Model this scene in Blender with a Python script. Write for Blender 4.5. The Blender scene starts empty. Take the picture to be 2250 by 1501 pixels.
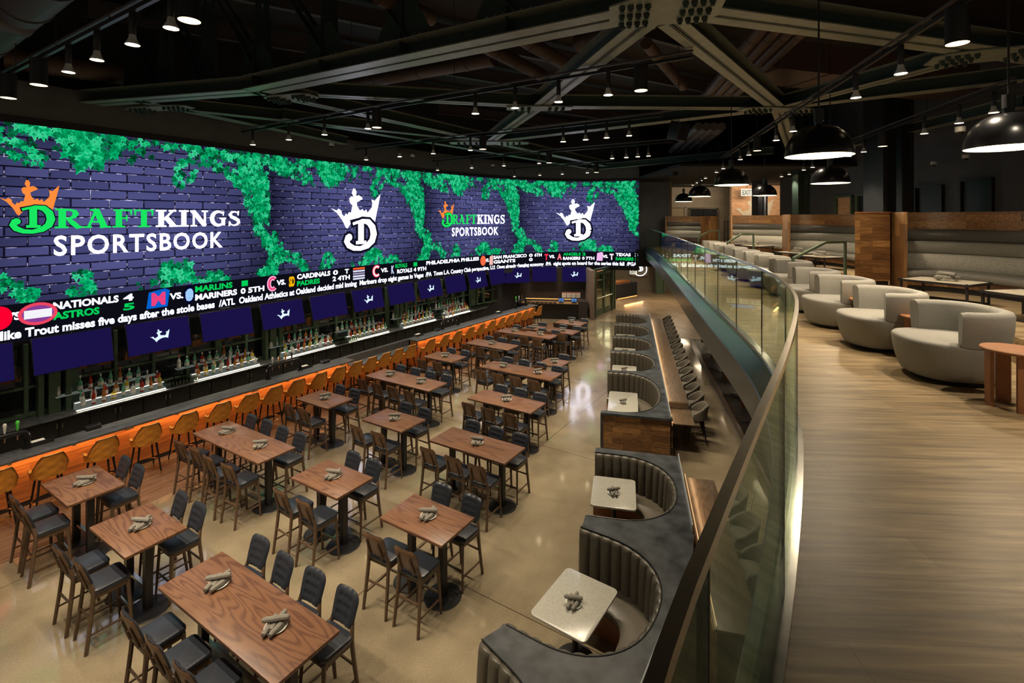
import bpy, bmesh, math, random
from mathutils import Vector, Matrix
from mathutils.geometry import tessellate_polygon
random.seed(7)
C = bpy.context.scene.collection
# ------------------------------------------------------------------ camera, world, exposure
CAM_Z = 5.6
F = 1078.0; CX = 1125.0; HY = 480.0           # focal length in px of a 2250 px wide frame, horizon row
cam_d = bpy.data.cameras.new('camera'); cam = bpy.data.objects.new('camera', cam_d); C.objects.link(cam)
cam.location = (0, 0, CAM_Z); cam.rotation_euler = (math.pi/2, 0, 0)
cam_d.sensor_width = 36; cam_d.lens = F/2250*36
cam_d.shift_y = -(750.5-HY)/2250
cam_d.clip_start = 0.02; cam_d.clip_end = 200
bpy.context.scene.camera = cam
vs = bpy.context.scene.view_settings
vs.view_transform = 'Standard'; vs.look = 'None'; vs.gamma = 1; vs.use_curve_mapping = False
vs.exposure = 0.0
w = bpy.data.worlds.new('world'); bpy.context.scene.world = w; w.use_nodes = True
w.node_tree.nodes['Background'].inputs[0].default_value = (1.0, 0.86, 0.66, 1)
w.node_tree.nodes['Background'].inputs[1].default_value = 0.12
SPOT_W = 410.0; MEZZ_W = 285.0; CYL_W = 230.0; DOME_W = 18.0; LED_K = 1.0

PI = math.pi
def P(px, py, z):
    d = (CAM_Z-z)*F/(py-HY)
    return Vector(((px-CX)/F*d, d, z))
def isect(px, p, t):
    """point where the sight line of column px meets the ground-plan line p + s*t"""
    k = (px-CX)/F
    s = (k*p[1]-p[0])/(t[0]-k*t[1])
    return s
# ------------------------------------------------------------------ materials
MATS = {}
def nodes_of(name):
    m = bpy.data.materials.new(name); m.use_nodes = True
    nt = m.node_tree; b = nt.nodes['Principled BSDF']
    MATS[name] = m
    return m, nt, b
def simple(name, col, rough=.5, metal=0, spec=.5, noise=0.12, nscale=12, bump=0, coat=0, transmission=0, alpha=1, sheen=0):
    m, nt, b = nodes_of(name)
    b.inputs['Roughness'].default_value = rough; b.inputs['Metallic'].default_value = metal
    b.inputs['Specular IOR Level'].default_value = spec
    b.inputs['Coat Weight'].default_value = coat
    b.inputs['Transmission Weight'].default_value = transmission
    tc = nt.nodes.new('ShaderNodeTexCoord'); n = nt.nodes.new('ShaderNodeTexNoise')
    n.inputs['Scale'].default_value = nscale; n.inputs['Detail'].default_value = 4
    nt.links.new(tc.outputs['Object'], n.inputs['Vector'])
    r = nt.nodes.new('ShaderNodeValToRGB')
    r.color_ramp.elements[0].position = .3; r.color_ramp.elements[1].position = .7
    r.color_ramp.elements[0].color = tuple(c*(1-noise) for c in col)+(1,)
    r.color_ramp.elements[1].color = tuple(min(1, c*(1+noise)) for c in col)+(1,)
    nt.links.new(n.outputs['Fac'], r.inputs['Fac']); nt.links.new(r.outputs['Color'], b.inputs['Base Color'])
    if bump:
        bp = nt.nodes.new('ShaderNodeBump'); bp.inputs['Strength'].default_value = bump; bp.inputs['Distance'].default_value = .01
        nt.links.new(n.outputs['Fac'], bp.inputs['Height']); nt.links.new(bp.outputs['Normal'], b.inputs['Normal'])
    return m
def emis(name, col, k):
    m = bpy.data.materials.new(name); m.use_nodes = True; nt = m.node_tree; nt.nodes.clear()
    o = nt.nodes.new('ShaderNodeOutputMaterial'); e = nt.nodes.new('ShaderNodeEmission')
    e.inputs[0].default_value = tuple(col)+(1,); e.inputs[1].default_value = k
    nt.links.new(e.outputs[0], o.inputs[0]); MATS[name] = m
    return m
def planks(name, c1, c2, bw, bh, rough=.4, rot=0, coords='Object', grain=1.0, mortar=.004, coat=0, axes=None, dark=(.02,.015,.01), gscale=3.0):
    """boards: brick pattern of long planks with streaked grain"""
    m, nt, b = nodes_of(name); L = nt.links
    tc = nt.nodes.new('ShaderNodeTexCoord'); mp = nt.nodes.new('ShaderNodeMapping')
    mp.inputs['Rotation'].default_value = axes if axes else (0, 0, rot)
    L.new(tc.outputs[coords], mp.inputs['Vector'])
    br = nt.nodes.new('ShaderNodeTexBrick'); br.offset = .37; br.squash = 1
    br.inputs['Scale'].default_value = 1; br.inputs['Brick Width'].default_value = bw; br.inputs['Row Height'].default_value = bh
    br.inputs['Mortar Size'].default_value = mortar; br.inputs['Bias'].default_value = 0
    br.inputs['Color1'].default_value = c1+(1,); br.inputs['Color2'].default_value = c2+(1,); br.inputs['Mortar'].default_value = dark+(1,)
    L.new(mp.outputs[0], br.inputs['Vector'])
    m2 = nt.nodes.new('ShaderNodeMapping'); m2.inputs['Scale'].default_value = (gscale*.35, gscale*5, gscale*5)
    L.new(mp.outputs[0], m2.inputs['Vector'])
    n = nt.nodes.new('ShaderNodeTexNoise'); n.inputs['Scale'].default_value = 2; n.inputs['Detail'].default_value = 6; n.inputs['Distortion'].default_value = .6
    L.new(m2.outputs[0], n.inputs['Vector'])
    r = nt.nodes.new('ShaderNodeValToRGB'); g = .45*grain
    r.color_ramp.elements[0].position = .35; r.color_ramp.elements[1].position = .68
    r.color_ramp.elements[0].color = (1-g, 1-g, 1-g, 1); r.color_ramp.elements[1].color = (1.1, 1.1, 1.1, 1)
    L.new(n.outputs['Fac'], r.inputs['Fac'])
    mx = nt.nodes.new('ShaderNodeMix'); mx.data_type = 'RGBA'; mx.blend_type = 'MULTIPLY'; mx.inputs[0].default_value = 1
    L.new(br.outputs['Color'], mx.inputs[6]); L.new(r.outputs['Color'], mx.inputs[7])
    L.new(mx.outputs[2], b.inputs['Base Color'])
    b.inputs['Roughness'].default_value = rough; b.inputs['Coat Weight'].default_value = coat
    return m
def oak(name, c1, c2):
    m, nt, b = nodes_of(name); L = nt.links
    tc = nt.nodes.new('ShaderNodeTexCoord'); mp = nt.nodes.new('ShaderNodeMapping'); mp.inputs['Scale'].default_value = (.38, 3.0, 3.0)
    L.new(tc.outputs['Object'], mp.inputs['Vector'])
    oi = nt.nodes.new('ShaderNodeObjectInfo'); ad = nt.nodes.new('ShaderNodeVectorMath'); ad.operation = 'ADD'
    sc = nt.nodes.new('ShaderNodeVectorMath'); sc.operation = 'SCALE'; sc.inputs['Scale'].default_value = .7
    L.new(oi.outputs['Location'], sc.inputs[0]); L.new(mp.outputs[0], ad.inputs[0]); L.new(sc.outputs[0], ad.inputs[1])
    n0 = nt.nodes.new('ShaderNodeTexNoise'); n0.inputs['Scale'].default_value = 1.3; n0.inputs['Detail'].default_value = 1.5
    L.new(ad.outputs[0], n0.inputs['Vector'])
    ml = nt.nodes.new('ShaderNodeMath'); ml.operation = 'MULTIPLY'; ml.inputs[1].default_value = 13
    L.new(n0.outputs['Fac'], ml.inputs[0])
    fr = nt.nodes.new('ShaderNodeMath'); fr.operation = 'PINGPONG'; fr.inputs[1].default_value = .5
    L.new(ml.outputs[0], fr.inputs[0])
    fine = nt.nodes.new('ShaderNodeTexNoise'); fine.inputs['Scale'].default_value = 22; fine.inputs['Detail'].default_value = 4
    L.new(ad.outputs[0], fine.inputs['Vector'])
    su = nt.nodes.new('ShaderNodeMath'); su.operation = 'MULTIPLY_ADD'; su.inputs[1].default_value = .5
    L.new(fine.outputs['Fac'], su.inputs[0]); L.new(fr.outputs[0], su.inputs[2])
    r = nt.nodes.new('ShaderNodeValToRGB'); r.color_ramp.elements[0].position = .22; r.color_ramp.elements[1].position = .55
    r.color_ramp.elements[0].color = c2+(1,); r.color_ramp.elements[1].color = c1+(1,)
    L.new(su.outputs[0], r.inputs['Fac']); L.new(r.outputs['Color'], b.inputs['Base Color'])
    b.inputs['Roughness'].default_value = .38
    return m
def concrete(name):
    m, nt, b = nodes_of(name); L = nt.links
    tc = nt.nodes.new('ShaderNodeTexCoord')
    n = nt.nodes.new('ShaderNodeTexNoise'); n.inputs['Scale'].default_value = .8; n.inputs['Detail'].default_value = 8
    n2 = nt.nodes.new('ShaderNodeTexNoise'); n2.inputs['Scale'].default_value = 45; n2.inputs['Detail'].default_value = 3
    L.new(tc.outputs['Object'], n.inputs['Vector']); L.new(tc.outputs['Object'], n2.inputs['Vector'])
    a = nt.nodes.new('ShaderNodeMath'); a.operation = 'MULTIPLY_ADD'; a.inputs[1].default_value = .35
    L.new(n2.outputs['Fac'], a.inputs[0]); L.new(n.outputs['Fac'], a.inputs[2])
    r = nt.nodes.new('ShaderNodeValToRGB'); r.color_ramp.elements[0].position = .42; r.color_ramp.elements[1].position = .85
    r.color_ramp.elements[0].color = (.155, .122, .076, 1); r.color_ramp.elements[1].color = (.325, .268, .177, 1)
    L.new(a.outputs[0], r.inputs['Fac'])
    mp = nt.nodes.new('ShaderNodeMapping'); mp.inputs['Rotation'].default_value = (0, 0, math.radians(32)); mp.inputs['Location'].default_value = (1.1, 3.45, 0)
    L.new(tc.outputs['Object'], mp.inputs['Vector'])
    br = nt.nodes.new('ShaderNodeTexBrick'); br.offset = 0; br.inputs['Scale'].default_value = 1
    br.inputs['Brick Width'].default_value = 4.7; br.inputs['Row Height'].default_value = 4.7; br.inputs['Mortar Size'].default_value = .006
    br.inputs['Color1'].default_value = (1, 1, 1, 1); br.inputs['Color2'].default_value = (.93, .93, .93, 1); br.inputs['Mortar'].default_value = (.15, .13, .1, 1)
    L.new(mp.outputs[0], br.inputs['Vector'])
    mx = nt.nodes.new('ShaderNodeMix'); mx.data_type = 'RGBA'; mx.blend_type = 'MULTIPLY'; mx.inputs[0].default_value = 1
    L.new(r.outputs['Color'], mx.inputs[6]); L.new(br.outputs['Color'], mx.inputs[7]); L.new(mx.outputs[2], b.inputs['Base Color'])
    rr = nt.nodes.new('ShaderNodeMapRange'); rr.inputs['To Min'].default_value = .12; rr.inputs['To Max'].default_value = .22
    L.new(n.outputs['Fac'], rr.inputs['Value']); L.new(rr.outputs[0], b.inputs['Roughness'])
    b.inputs['Coat Weight'].default_value = .8; b.inputs['Coat Roughness'].default_value = .07
    return m
def herring(name):
    m, nt, b = nodes_of(name); L = nt.links
    tc = nt.nodes.new('ShaderNodeTexCoord')
    w1 = nt.nodes.new('ShaderNodeMapping'); w1.inputs['Rotation'].default_value = (0, 0, math.radians(60))
    L.new(tc.outputs['Object'], w1.inputs['Vector'])
    br = nt.nodes.new('ShaderNodeTexBrick'); br.inputs['Scale'].default_value = 1; br.inputs['Brick Width'].default_value = .9; br.inputs['Row Height'].default_value = .18
    br.inputs['Mortar Size'].default_value = .004; br.inputs['Color1'].default_value = (.40, .30, .19, 1); br.inputs['Color2'].default_value = (.27, .19, .12, 1); br.inputs['Mortar'].default_value = (.1, .07, .04, 1)
    L.new(w1.outputs[0], br.inputs['Vector']); L.new(br.outputs['Color'], b.inputs['Base Color'])
    b.inputs['Roughness'].default_value = .3
    return m
def brickmat(name, c1, c2, mort, bw=.3, bh=.1):
    m, nt, b = nodes_of(name); L = nt.links
    tc = nt.nodes.new('ShaderNodeTexCoord'); mp = nt.nodes.new('ShaderNodeMapping'); mp.inputs['Rotation'].default_value = (PI/2, 0, 0)
    L.new(tc.outputs['Object'], mp.inputs['Vector'])
    br = nt.nodes.new('ShaderNodeTexBrick'); br.inputs['Scale'].default_value = 1; br.inputs['Brick Width'].default_value = bw; br.inputs['Row Height'].default_value = bh
    br.inputs['Mortar Size'].default_value = .012
    br.inputs['Color1'].default_value = c1+(1,); br.inputs['Color2'].default_value = c2+(1,); br.inputs['Mortar'].default_value = mort+(1,)
    L.new(mp.outputs[0], br.inputs['Vector']); L.new(br.outputs['Color'], b.inputs['Base Color']); b.inputs['Roughness'].default_value = .8
    return m
def glassmat(name, tint, refl=.5, rough=0.0, base=.04):
    """thin clear sheet: see-through tint plus an angle-dependent mirror"""
    m = bpy.data.materials.new(name); m.use_nodes = True; nt = m.node_tree; nt.nodes.clear(); L = nt.links
    o = nt.nodes.new('ShaderNodeOutputMaterial'); t = nt.nodes.new('ShaderNodeBsdfTransparent'); g = nt.nodes.new('ShaderNodeBsdfGlossy')
    t.inputs[0].default_value = tint+(1,); g.inputs['Roughness'].default_value = rough; g.inputs[0].default_value = (.85, 1, .93, 1)
    f = nt.nodes.new('ShaderNodeFresnel'); f.inputs[0].default_value = 1.45
    mr = nt.nodes.new('ShaderNodeMath'); mr.operation = 'MULTIPLY_ADD'; mr.inputs[1].default_value = refl; mr.inputs[2].default_value = base; mr.use_clamp = True
    mx = nt.nodes.new('ShaderNodeMixShader')
    L.new(f.outputs[0], mr.inputs[0]); L.new(mr.outputs[0], mx.inputs[0]); L.new(t.outputs[0], mx.inputs[1]); L.new(g.outputs[0], mx.inputs[2]); L.new(mx.outputs[0], o.inputs[0])
    MATS[name] = m
    return m
def vcol_emis(name, k=1.0):
    m = bpy.data.materials.new(name); m.use_nodes = True; nt = m.node_tree; nt.nodes.clear()
    o = nt.nodes.new('ShaderNodeOutputMaterial'); e = nt.nodes.new('ShaderNodeEmission'); a = nt.nodes.new('ShaderNodeVertexColor'); a.layer_name = 'Col'
    nt.links.new(a.outputs[0], e.inputs[0]); e.inputs[1].default_value = k; nt.links.new(e.outputs[0], o.inputs[0]); MATS[name] = m
    return m
def ledmat(name):
    m = bpy.data.materials.new(name); m.use_nodes = True; nt = m.node_tree; nt.nodes.clear(); L = nt.links
    o = nt.nodes.new('ShaderNodeOutputMaterial'); e = nt.nodes.new('ShaderNodeEmission'); uv = nt.nodes.new('ShaderNodeUVMap'); uv.uv_map = 'UVMap'
    br = nt.nodes.new('ShaderNodeTexBrick'); br.inputs['Scale'].default_value = 1; br.inputs['Brick Width'].default_value = .8; br.inputs['Row Height'].default_value = .235
    br.inputs['Mortar Size'].default_value = .022; br.inputs['Mortar Smooth'].default_value = .3
    br.inputs['Color1'].default_value = (.046, .048, .135, 1); br.inputs['Color2'].default_value = (.027, .028, .082, 1); br.inputs['Mortar'].default_value = (.004, .0035, .012, 1)
    L.new(uv.outputs[0], br.inputs['Vector'])
    # second, shifted copy gives the pale lit lower arris of every brick
    mp = nt.nodes.new('ShaderNodeMapping'); mp.inputs['Location'].default_value = (0, .018, 0); L.new(uv.outputs[0], mp.inputs['Vector'])
    b2 = nt.nodes.new('ShaderNodeTexBrick'); b2.inputs['Scale'].default_value = 1; b2.inputs['Brick Width'].default_value = .8; b2.inputs['Row Height'].default_value = .235
    b2.inputs['Mortar Size'].default_value = .010; b2.inputs['Mortar Smooth'].default_value = .2; L.new(mp.outputs[0], b2.inputs['Vector'])
    n = nt.nodes.new('ShaderNodeTexNoise'); n.inputs['Scale'].default_value = 7; n.inputs['Detail'].default_value = 5; L.new(uv.outputs[0], n.inputs['Vector'])
    nr = nt.nodes.new('ShaderNodeMapRange'); nr.inputs['From Min'].default_value = .52; nr.inputs['From Max'].default_value = .72; L.new(n.outputs['Fac'], nr.inputs['Value'])
    ml = nt.nodes.new('ShaderNodeMath'); ml.operation = 'MULTIPLY'; L.new(b2.outputs['Fac'], ml.inputs[0]); L.new(nr.outputs[0], ml.inputs[1])
    mx = nt.nodes.new('ShaderNodeMix'); mx.data_type = 'RGBA'; mx.inputs[7].default_value = (.55, .52, .8, 1)
    L.new(ml.outputs[0], mx.inputs[0]); L.new(br.outputs['Color'], mx.inputs[6])
    # the picture shown on every screen section fades at its sides
    vc = nt.nodes.new('ShaderNodeVertexColor'); vc.layer_name = 'Col'
    m3 = nt.nodes.new('ShaderNodeMix'); m3.data_type = 'RGBA'; m3.blend_type = 'MULTIPLY'; m3.inputs[0].default_value = 1
    L.new(mx.outputs[2], m3.inputs[6]); L.new(vc.outputs[0], m3.inputs[7]); L.new(m3.outputs[2], e.inputs[0])
    e.inputs[1].default_value = 2.0*LED_K; L.new(e.outputs[0], o.inputs[0]); MATS[name] = m
    return m
concrete('polished concrete'); herring('foyer wood')
T_ANG = math.radians(57)
planks('bar walk wood', (.20, .12, .075), (.15, .085, .05), 1.6, .2, .3, rot=-T_ANG, coords='Object')
planks('mezz oak', (.42, .31, .175), (.335, .24, .13), 1.9, .22, .40, rot=math.radians(3), grain=1.15, mortar=.0015, dark=(.2, .14, .08), gscale=2.2)
planks('walnut boards', (.42, .215, .078), (.17, .075, .027), .62, .13, .35, axes=(PI/2, 0, 0), mortar=.0015)
planks('walnut boards side', (.42, .215, .078), (.17, .075, .027), .62, .13, .35, axes=(PI/2, 0, PI/2), mortar=.0015)
planks('bar front wood', (.52, .19, .055), (.36, .12, .032), 1.6, .16, .4, axes=(PI/2, 0, 0), mortar=.002)
planks('dark slat wood', (.05, .04, .036), (.035, .028, .026), 3, .12, .5, axes=(0, PI/2, 0), mortar=.004)
planks('ceiling deck', (.020, .012, .009), (.012, .008, .006), 4, .25, .7)
planks('metal ledge', (.20, .13, .075), (.15, .10, .06), 4, 1, .28, mortar=.001)
oak('oak top', (.19, .090, .046), (.098, .041, .022))
oak('ledge top', (.12, .085, .055), (.065, .045, .03))
simple('chair wood', (.115, .068, .038), .4, nscale=20)
simple('shell wood', (.16, .085, .045), .4, nscale=25)
simple('black leather', (.026, .030, .040), .33, nscale=40, bump=.1)
simple('black steel', (.016, .016, .018), .4)
simple('black metal gloss', (.012, .012, .014), .25, metal=.3)
simple('orange leather', (.62, .24, .028), .42, nscale=30, bump=.1)
simple('brass', (.75, .5, .2), .25, metal=1)
simple('stone top', (.047, .052, .058), .40, noise=.6, nscale=5, bump=.15)
simple('bar stone', (.075, .08, .085), .3, noise=.3, nscale=9)
simple('booth leather', (.095, .083, .062), .38, nscale=30, bump=.06)
simple('booth seat leather', (.12, .104, .078), .38, nscale=30, bump=.06)
simple('white quartz', (.44, .425, .37), .22, noise=.08, nscale=30, coat=.3)
simple('grey lounge fabric', (.30, .29, .26), .75, noise=.06, nscale=60, bump=.15)
simple('grey stool fabric', (.13, .118, .095), .7, nscale=60, bump=.15)
simple('banquette grey', (.075, .07, .062), .4, noise=.06, nscale=20)
simple('banquette light', (.25, .24, .205), .42, noise=.06, nscale=20)
simple('banquette seat', (.17, .16, .138), .38, noise=.06, nscale=20)
simple('banquette boucle', (.48, .46, .40), .9, noise=.45, nscale=90, bump=.3)
simple('table wood', (.34, .14, .055), .45, nscale=9)
simple('cocktail top', (.45, .40, .31), .4, nscale=8)
simple('napkin', (.21, .195, .165), .85, nscale=50, bump=.2)
simple('plate', (.80, .79, .74), .2, noise=.02)
simple('stainless', (.62, .58, .50), .23, metal=1, noise=.08, nscale=50)
simple('shoe metal', (.5, .5, .48), .2, metal=1)
simple('fascia metal', (.115, .13, .112), .33, metal=.85, noise=.1, nscale=2)
simple('ledge reflection green', (.12, .24, .13), .2, metal=.7)  # green reflection of the video wall put into the ledge's base colour
simple('green steel', (.08, .13, .08), .4, nscale=5)
simple('rail green', (.10, .15, .10), .4)
simple('truss steel', (.24, .265, .22), .38, metal=.3, noise=.12, nscale=6)
simple('truss dark', (.026, .046, .036), .5)
simple('ceiling black', (.012, .012, .014), .8)
simple('pipe brown', (.085, .05, .035), .5)
simple('pipe grey', (.075, .065, .068), .5)
simple('wall dark grey', (.085, .092, .11), .7, nscale=2)
simple('wall taupe', (.20, .165, .125), .7, nscale=2)
simple('wall charcoal', (.018, .018, .022), .7, nscale=2)
simple('soffit grey', (.06, .066, .072), .7, nscale=2)
simple('door beige', (.22, .17, .10), .6)
simple('wall pinkish', (.22, .16, .13), .6)
simple('cabinet black', (.012, .012, .013), .35)
simple('white plastic', (.7, .7, .7), .4)
simple('paper', (.75, .72, .68), .7)
simple('red print', (.5, .06, .05), .7)
simple('green plastic', (.1, .75, .08), .35)
simple('screen dark blue', (.02, .018, .07), .25)
brickmat('red brick', (.52, .22, .09), (.62, .34, .17), (.60, .50, .38))
glassmat('rail glass', (.90, .94, .88), .38, 0.0, .015)
glassmat('door glass', (.85, .85, .8), .8)
simple('dark window', (.010, .012, .013), .04, spec=.9, noise=0)
simple('window black', (.010, .010, .012), .3)
vcol_emis('screen picture', 1.0)
ledmat('led brick picture')
emis('led black', (.004, .004, .008), 1)
emis('tv picture', (.010, .006, .058), 1.0)
emis('tv crown', (.62, .80, 1.0), 1.3)
emis('bulb glow', (1, .80, .50), 22)
emis('cylinder glow', (1, .72, .38), 4)
emis('dome glow', (1, .84, .56), 5)
emis('shelf glow', (1, .90, .72), 3.2)
emis('shelf glow soft', (.9, 1, .85), .10)
emis('strip glow', (1, .42, .10), 2.5); emis('ledge strip', (1, .6, .28), .9)
emis('exit glow', (1, .93, .75), 1.1)
emis('neon glow', (1, 1, .95), 2.2)
emis('panel glow', (1, .88, .66), 3.0)
for nm, c in (('bottle clear', (.75, .8, .75)), ('bottle amber', (.55, .2, .03)), ('bottle green', (.2, .6, .4)), ('bottle red', (.5, .04, .02)), ('bottle yellow', (.65, .5, .06))):
    simple(nm, c, .1, transmission=.35, noise=0)
# ------------------------------------------------------------------ mesh building
class MB:
    def __init__(s): s.v = []; s.f = []
    def add(s, vs, fs, M=None):
        k = len(s.v)
        s.v += [tuple(M @ Vector(v)) if M else tuple(v) for v in vs]
        s.f += [tuple(i+k for i in f) for f in fs]
        return s
    def box(s, c, d, rz=0, M=None):
        x, y, z = d[0]/2, d[1]/2, d[2]/2
        vs = [(i*x, j*y, k*z) for i in (-1, 1) for j in (-1, 1) for k in (-1, 1)]
        fs = [(0, 1, 3, 2), (4, 6, 7, 5), (0, 4, 5, 1), (2, 3, 7, 6), (0, 2, 6, 4), (1, 5, 7, 3)]
        T = Matrix.Translation(c) @ Matrix.Rotation(rz, 4, 'Z')
        return s.add(vs, fs, (M @ T) if M else T)
    def rbox(s, c, d, r, rz=0, n=4, rt=None, M=None):
        """box with rounded vertical corners and a softened top/bottom edge"""
        hx, hy, hz = d[0]/2, d[1]/2, d[2]/2; rt = min(r, hz)*.9 if rt is None else rt
        rings = []
        for (z, o) in ((-hz, rt), (-hz+rt*.3, rt*.3), (-hz+rt, 0), (hz-rt, 0), (hz-rt*.3, rt*.3), (hz, rt)):
            ring = []
            for (sx, sy, a0) in ((1, 1, 0), (-1, 1, PI/2), (-1, -1, PI), (1, -1, 1.5*PI)):
                for k in range(n+1):
                    a = a0+PI/2*k/n
                    ring.append((sx*(hx-r)+(r-o)*math.cos(a), sy*(hy-r)+(r-o)*math.sin(a), z))
            rings.append(ring)
        T = Matrix.Translation(c) @ Matrix.Rotation(rz, 4, 'Z')
        if M: T = M @ T
        return s.loft(rings, T)
    def loft(s, rings, M=None, cap=True, closed=True):
        n = len(rings[0]); vs = [p for r in rings for p in r]; fs = []
        for i in range(len(rings)-1):
            for j in range(n if closed else n-1):
                a, b = i*n+j, i*n+(j+1) % n
                fs.append((a, b, b+n, a+n))
        if cap:
            fs.append(tuple(range(n-1, -1, -1))); fs.append(tuple(range((len(rings)-1)*n, len(rings)*n)))
        return s.add(vs, fs, M)
    def lathe(s, prof, c=(0, 0, 0), n=20, cap=True, M=None):
        rings = [[(r*math.cos(2*PI*k/n), r*math.sin(2*PI*k/n), z) for k in range(n)] for r, z in prof]
        T = Matrix.Translation(c)
        return s.loft(rings, (M @ T) if M else T, cap)
    def bar(s, a, b, w0, w1=None, d0=None, d1=None, up=(0, 0, 1)):
        """tapered square bar from a to b"""
        a = Vector(a); b = Vector(b); t = (b-a).normalized(); w1 = w1 or w0; d0 = d0 or w0; d1 = d1 or w1
        u = t.cross(Vector(up))
        if u.length < 1e-4: u = Vector((1, 0, 0))
        u.normalize(); v = u.cross(t).normalized()
        rings = [[a+u*(i*w0/2)+v*(j*d0/2) for i, j in ((-1, -1), (1, -1), (1, 1), (-1, 1))], [b+u*(i*w1/2)+v*(j*d1/2) for i, j in ((-1, -1), (1, -1), (1, 1), (-1, 1))]]
        return s.loft(rings)
    def tube(s, pts, r, n=8, closed=False, rs=None):
        pts = [Vector(p) for p in pts]; rings = []; N = len(pts)
        prev = None
        for i, p in enumerate(pts):
            if closed: t = pts[(i+1) % N]-pts[i-1]
            else: t = pts[min(i+1, N-1)]-pts[max(i-1, 0)]
            t.normalize()
            u = t.cross(Vector((0, 0, 1))) if prev is None else prev-t*prev.dot(t)
            if u.length < 1e-3: u = t.cross(Vector((0, 1, 0)))
            u.normalize(); prev = u; v = t.cross(u); rr = rs[i] if rs else r
            rings.append([p+u*rr*math.cos(2*PI*k/n)+v*rr*math.sin(2*PI*k/n) for k in range(n)])
        if closed:
            rings.append(rings[0]); return s.loft(rings, None, False)
        return s.loft(rings)
    def prism(s, poly, z0, z1, M=None):
        n = len(poly); a = sum(poly[i][0]*poly[(i+1) % n][1]-poly[(i+1) % n][0]*poly[i][1] for i in range(n))
        if a < 0: poly = poly[::-1]
        vs = [(x, y, z0) for x, y in poly]+[(x, y, z1) for x, y in poly]
        tri = tessellate_polygon([[Vector((x, y, 0)) for x, y in poly]])
        fs = []
        for t in tri:
            A, B, D = (Vector(vs[i]) for i in t)
            if (B-A).cross(D-A).z < 0: t = t[::-1]
            fs.append(tuple(i+n for i in t)); fs.append(tuple(t[::-1]))
        fs += [(i, (i+1) % n, (i+1) % n+n, i+n) for i in range(n)]
        return s.add(vs, fs, M)
    def grid(s, fn, nu, nv, M=None, flip=False):
        vs = [fn(i/nu, j/nv) for i in range(nu+1) for j in range(nv+1)]
        fs = []
        for i in range(nu):
            for j in range(nv):
                a = i*(nv+1)+j; q = (a, a+nv+1, a+nv+2, a+1)
                fs.append(q[::-1] if flip else q)
        return s.add(vs, fs, M)
    def build(s, name, mat, parent=None, smooth=True, angle=35, normals=True):
        me = bpy.data.meshes.new(name); me.from_pydata(s.v, [], s.f)
        if normals:
            bm = bmesh.new(); bm.from_mesh(me); bmesh.ops.remove_doubles(bm, verts=bm.verts, dist=1e-5)
            bmesh.ops.recalc_face_normals(bm, faces=bm.faces); bm.to_mesh(me); bm.free()
        me.materials.append(MATS[mat])
        if smooth:
            me.polygons.foreach_set('use_smooth', [True]*len(me.polygons)); me.set_sharp_from_angle(angle=math.radians(angle))
        o = bpy.data.objects.new(name, me); C.objects.link(o)
        if parent: o.parent = parent
        return o
def tag(o, label, cat, group=None, kind=None):
    o['label'] = label; o['category'] = cat
    if group: o['group'] = group
    if kind: o['kind'] = kind
    return o
def thing(name, label, cat, loc=(0, 0, 0), rz=0, group=None):
    o = bpy.data.objects.new(name, None); C.objects.link(o); o.empty_display_size = .1
    o.location = loc; o.rotation_euler = (0, 0, rz); tag(o, label, cat, group)
    return o
def struct(o): o['kind'] = 'structure'; return o
def dup(root, loc, rz, label, group=None, scale=None):
    r = root.copy(); C.objects.link(r); r.location = loc; r.rotation_euler = (0, 0, rz); r['label'] = label
    if group: r['group'] = group
    if scale: r.scale = scale
    for ch in list(root.children):
        c = ch.copy(); C.objects.link(c); c.parent = r
        for g in ch.children:
            d = g.copy(); C.objects.link(d); d.parent = c
    return r
ORD = 'first second third fourth fifth sixth seventh eighth ninth tenth eleventh twelfth thirteenth fourteenth fifteenth sixteenth seventeenth eighteenth nineteenth twentieth twenty-first twenty-second twenty-third twenty-fourth twenty-fifth twenty-sixth twenty-seventh twenty-eighth twenty-ninth thirtieth'.split()
def first_or_dup(store, key, maker, loc, rz, label, group, scale=None):
    """the first call builds the thing, later ones copy it with its parts"""
    if key not in store:
        o = maker(label, group); o.location = loc; o.rotation_euler = (0, 0, rz)
        if scale: o.scale = scale
        store[key] = o; return o
    return dup(store[key], loc, rz, label, group, scale)
ST = {}
def catmull(pts, n=8):
    out = []; Q = [Vector(p) for p in pts]; Q = [Q[0]*2-Q[1]]+Q+[Q[-1]*2-Q[-2]]
    for i in range(1, len(Q)-2):
        for k in range(n):
            t = k/n; a, b, c, d = Q[i-1], Q[i], Q[i+1], Q[i+2]
            out.append(.5*((2*b)+(c-a)*t+(2*a-5*b+4*c-d)*t*t+(3*b-a-3*c+d)*t**3))
    out.append(Q[-2]); return out
# ------------------------------------------------------------------ ground floor
TB = Vector((math.cos(T_ANG), math.sin(T_ANG), 0)); NB = Vector((-math.sin(T_ANG), math.cos(T_ANG), 0)); B0 = Vector((-6.55, 13.46, 0))
def B(s, n, z): return B0+TB*s+NB*n+Vector((0, 0, z))
def barframe(): return Matrix.Translation(B0) @ Matrix.Rotation(T_ANG, 4, 'Z')     # local x along the bar, y towards the wall
BF = barframe()
def on_bar(px, n):
    p = B(0, n, 0); return isect(px, p, TB)
m = MB(); m.box((4, 19, -.1), (44, 46, .2)); struct(m.build('floor', 'polished concrete', smooth=False))
m = MB(); m.add([tuple(B(s, n, .003)) for s, n in ((-14, -1.55), (15.5, -1.55), (15.5, .35), (-14, .35))], [(0, 1, 2, 3)])
struct(m.build('trim_1', 'bar walk wood', smooth=False))
m = MB(); poly = [(4.2, 27.0), (5.55, 26.5), (7.9, 22.9), (12, 21.5), (20, 21), (20, 40), (2, 40), (2, 30)]
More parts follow.
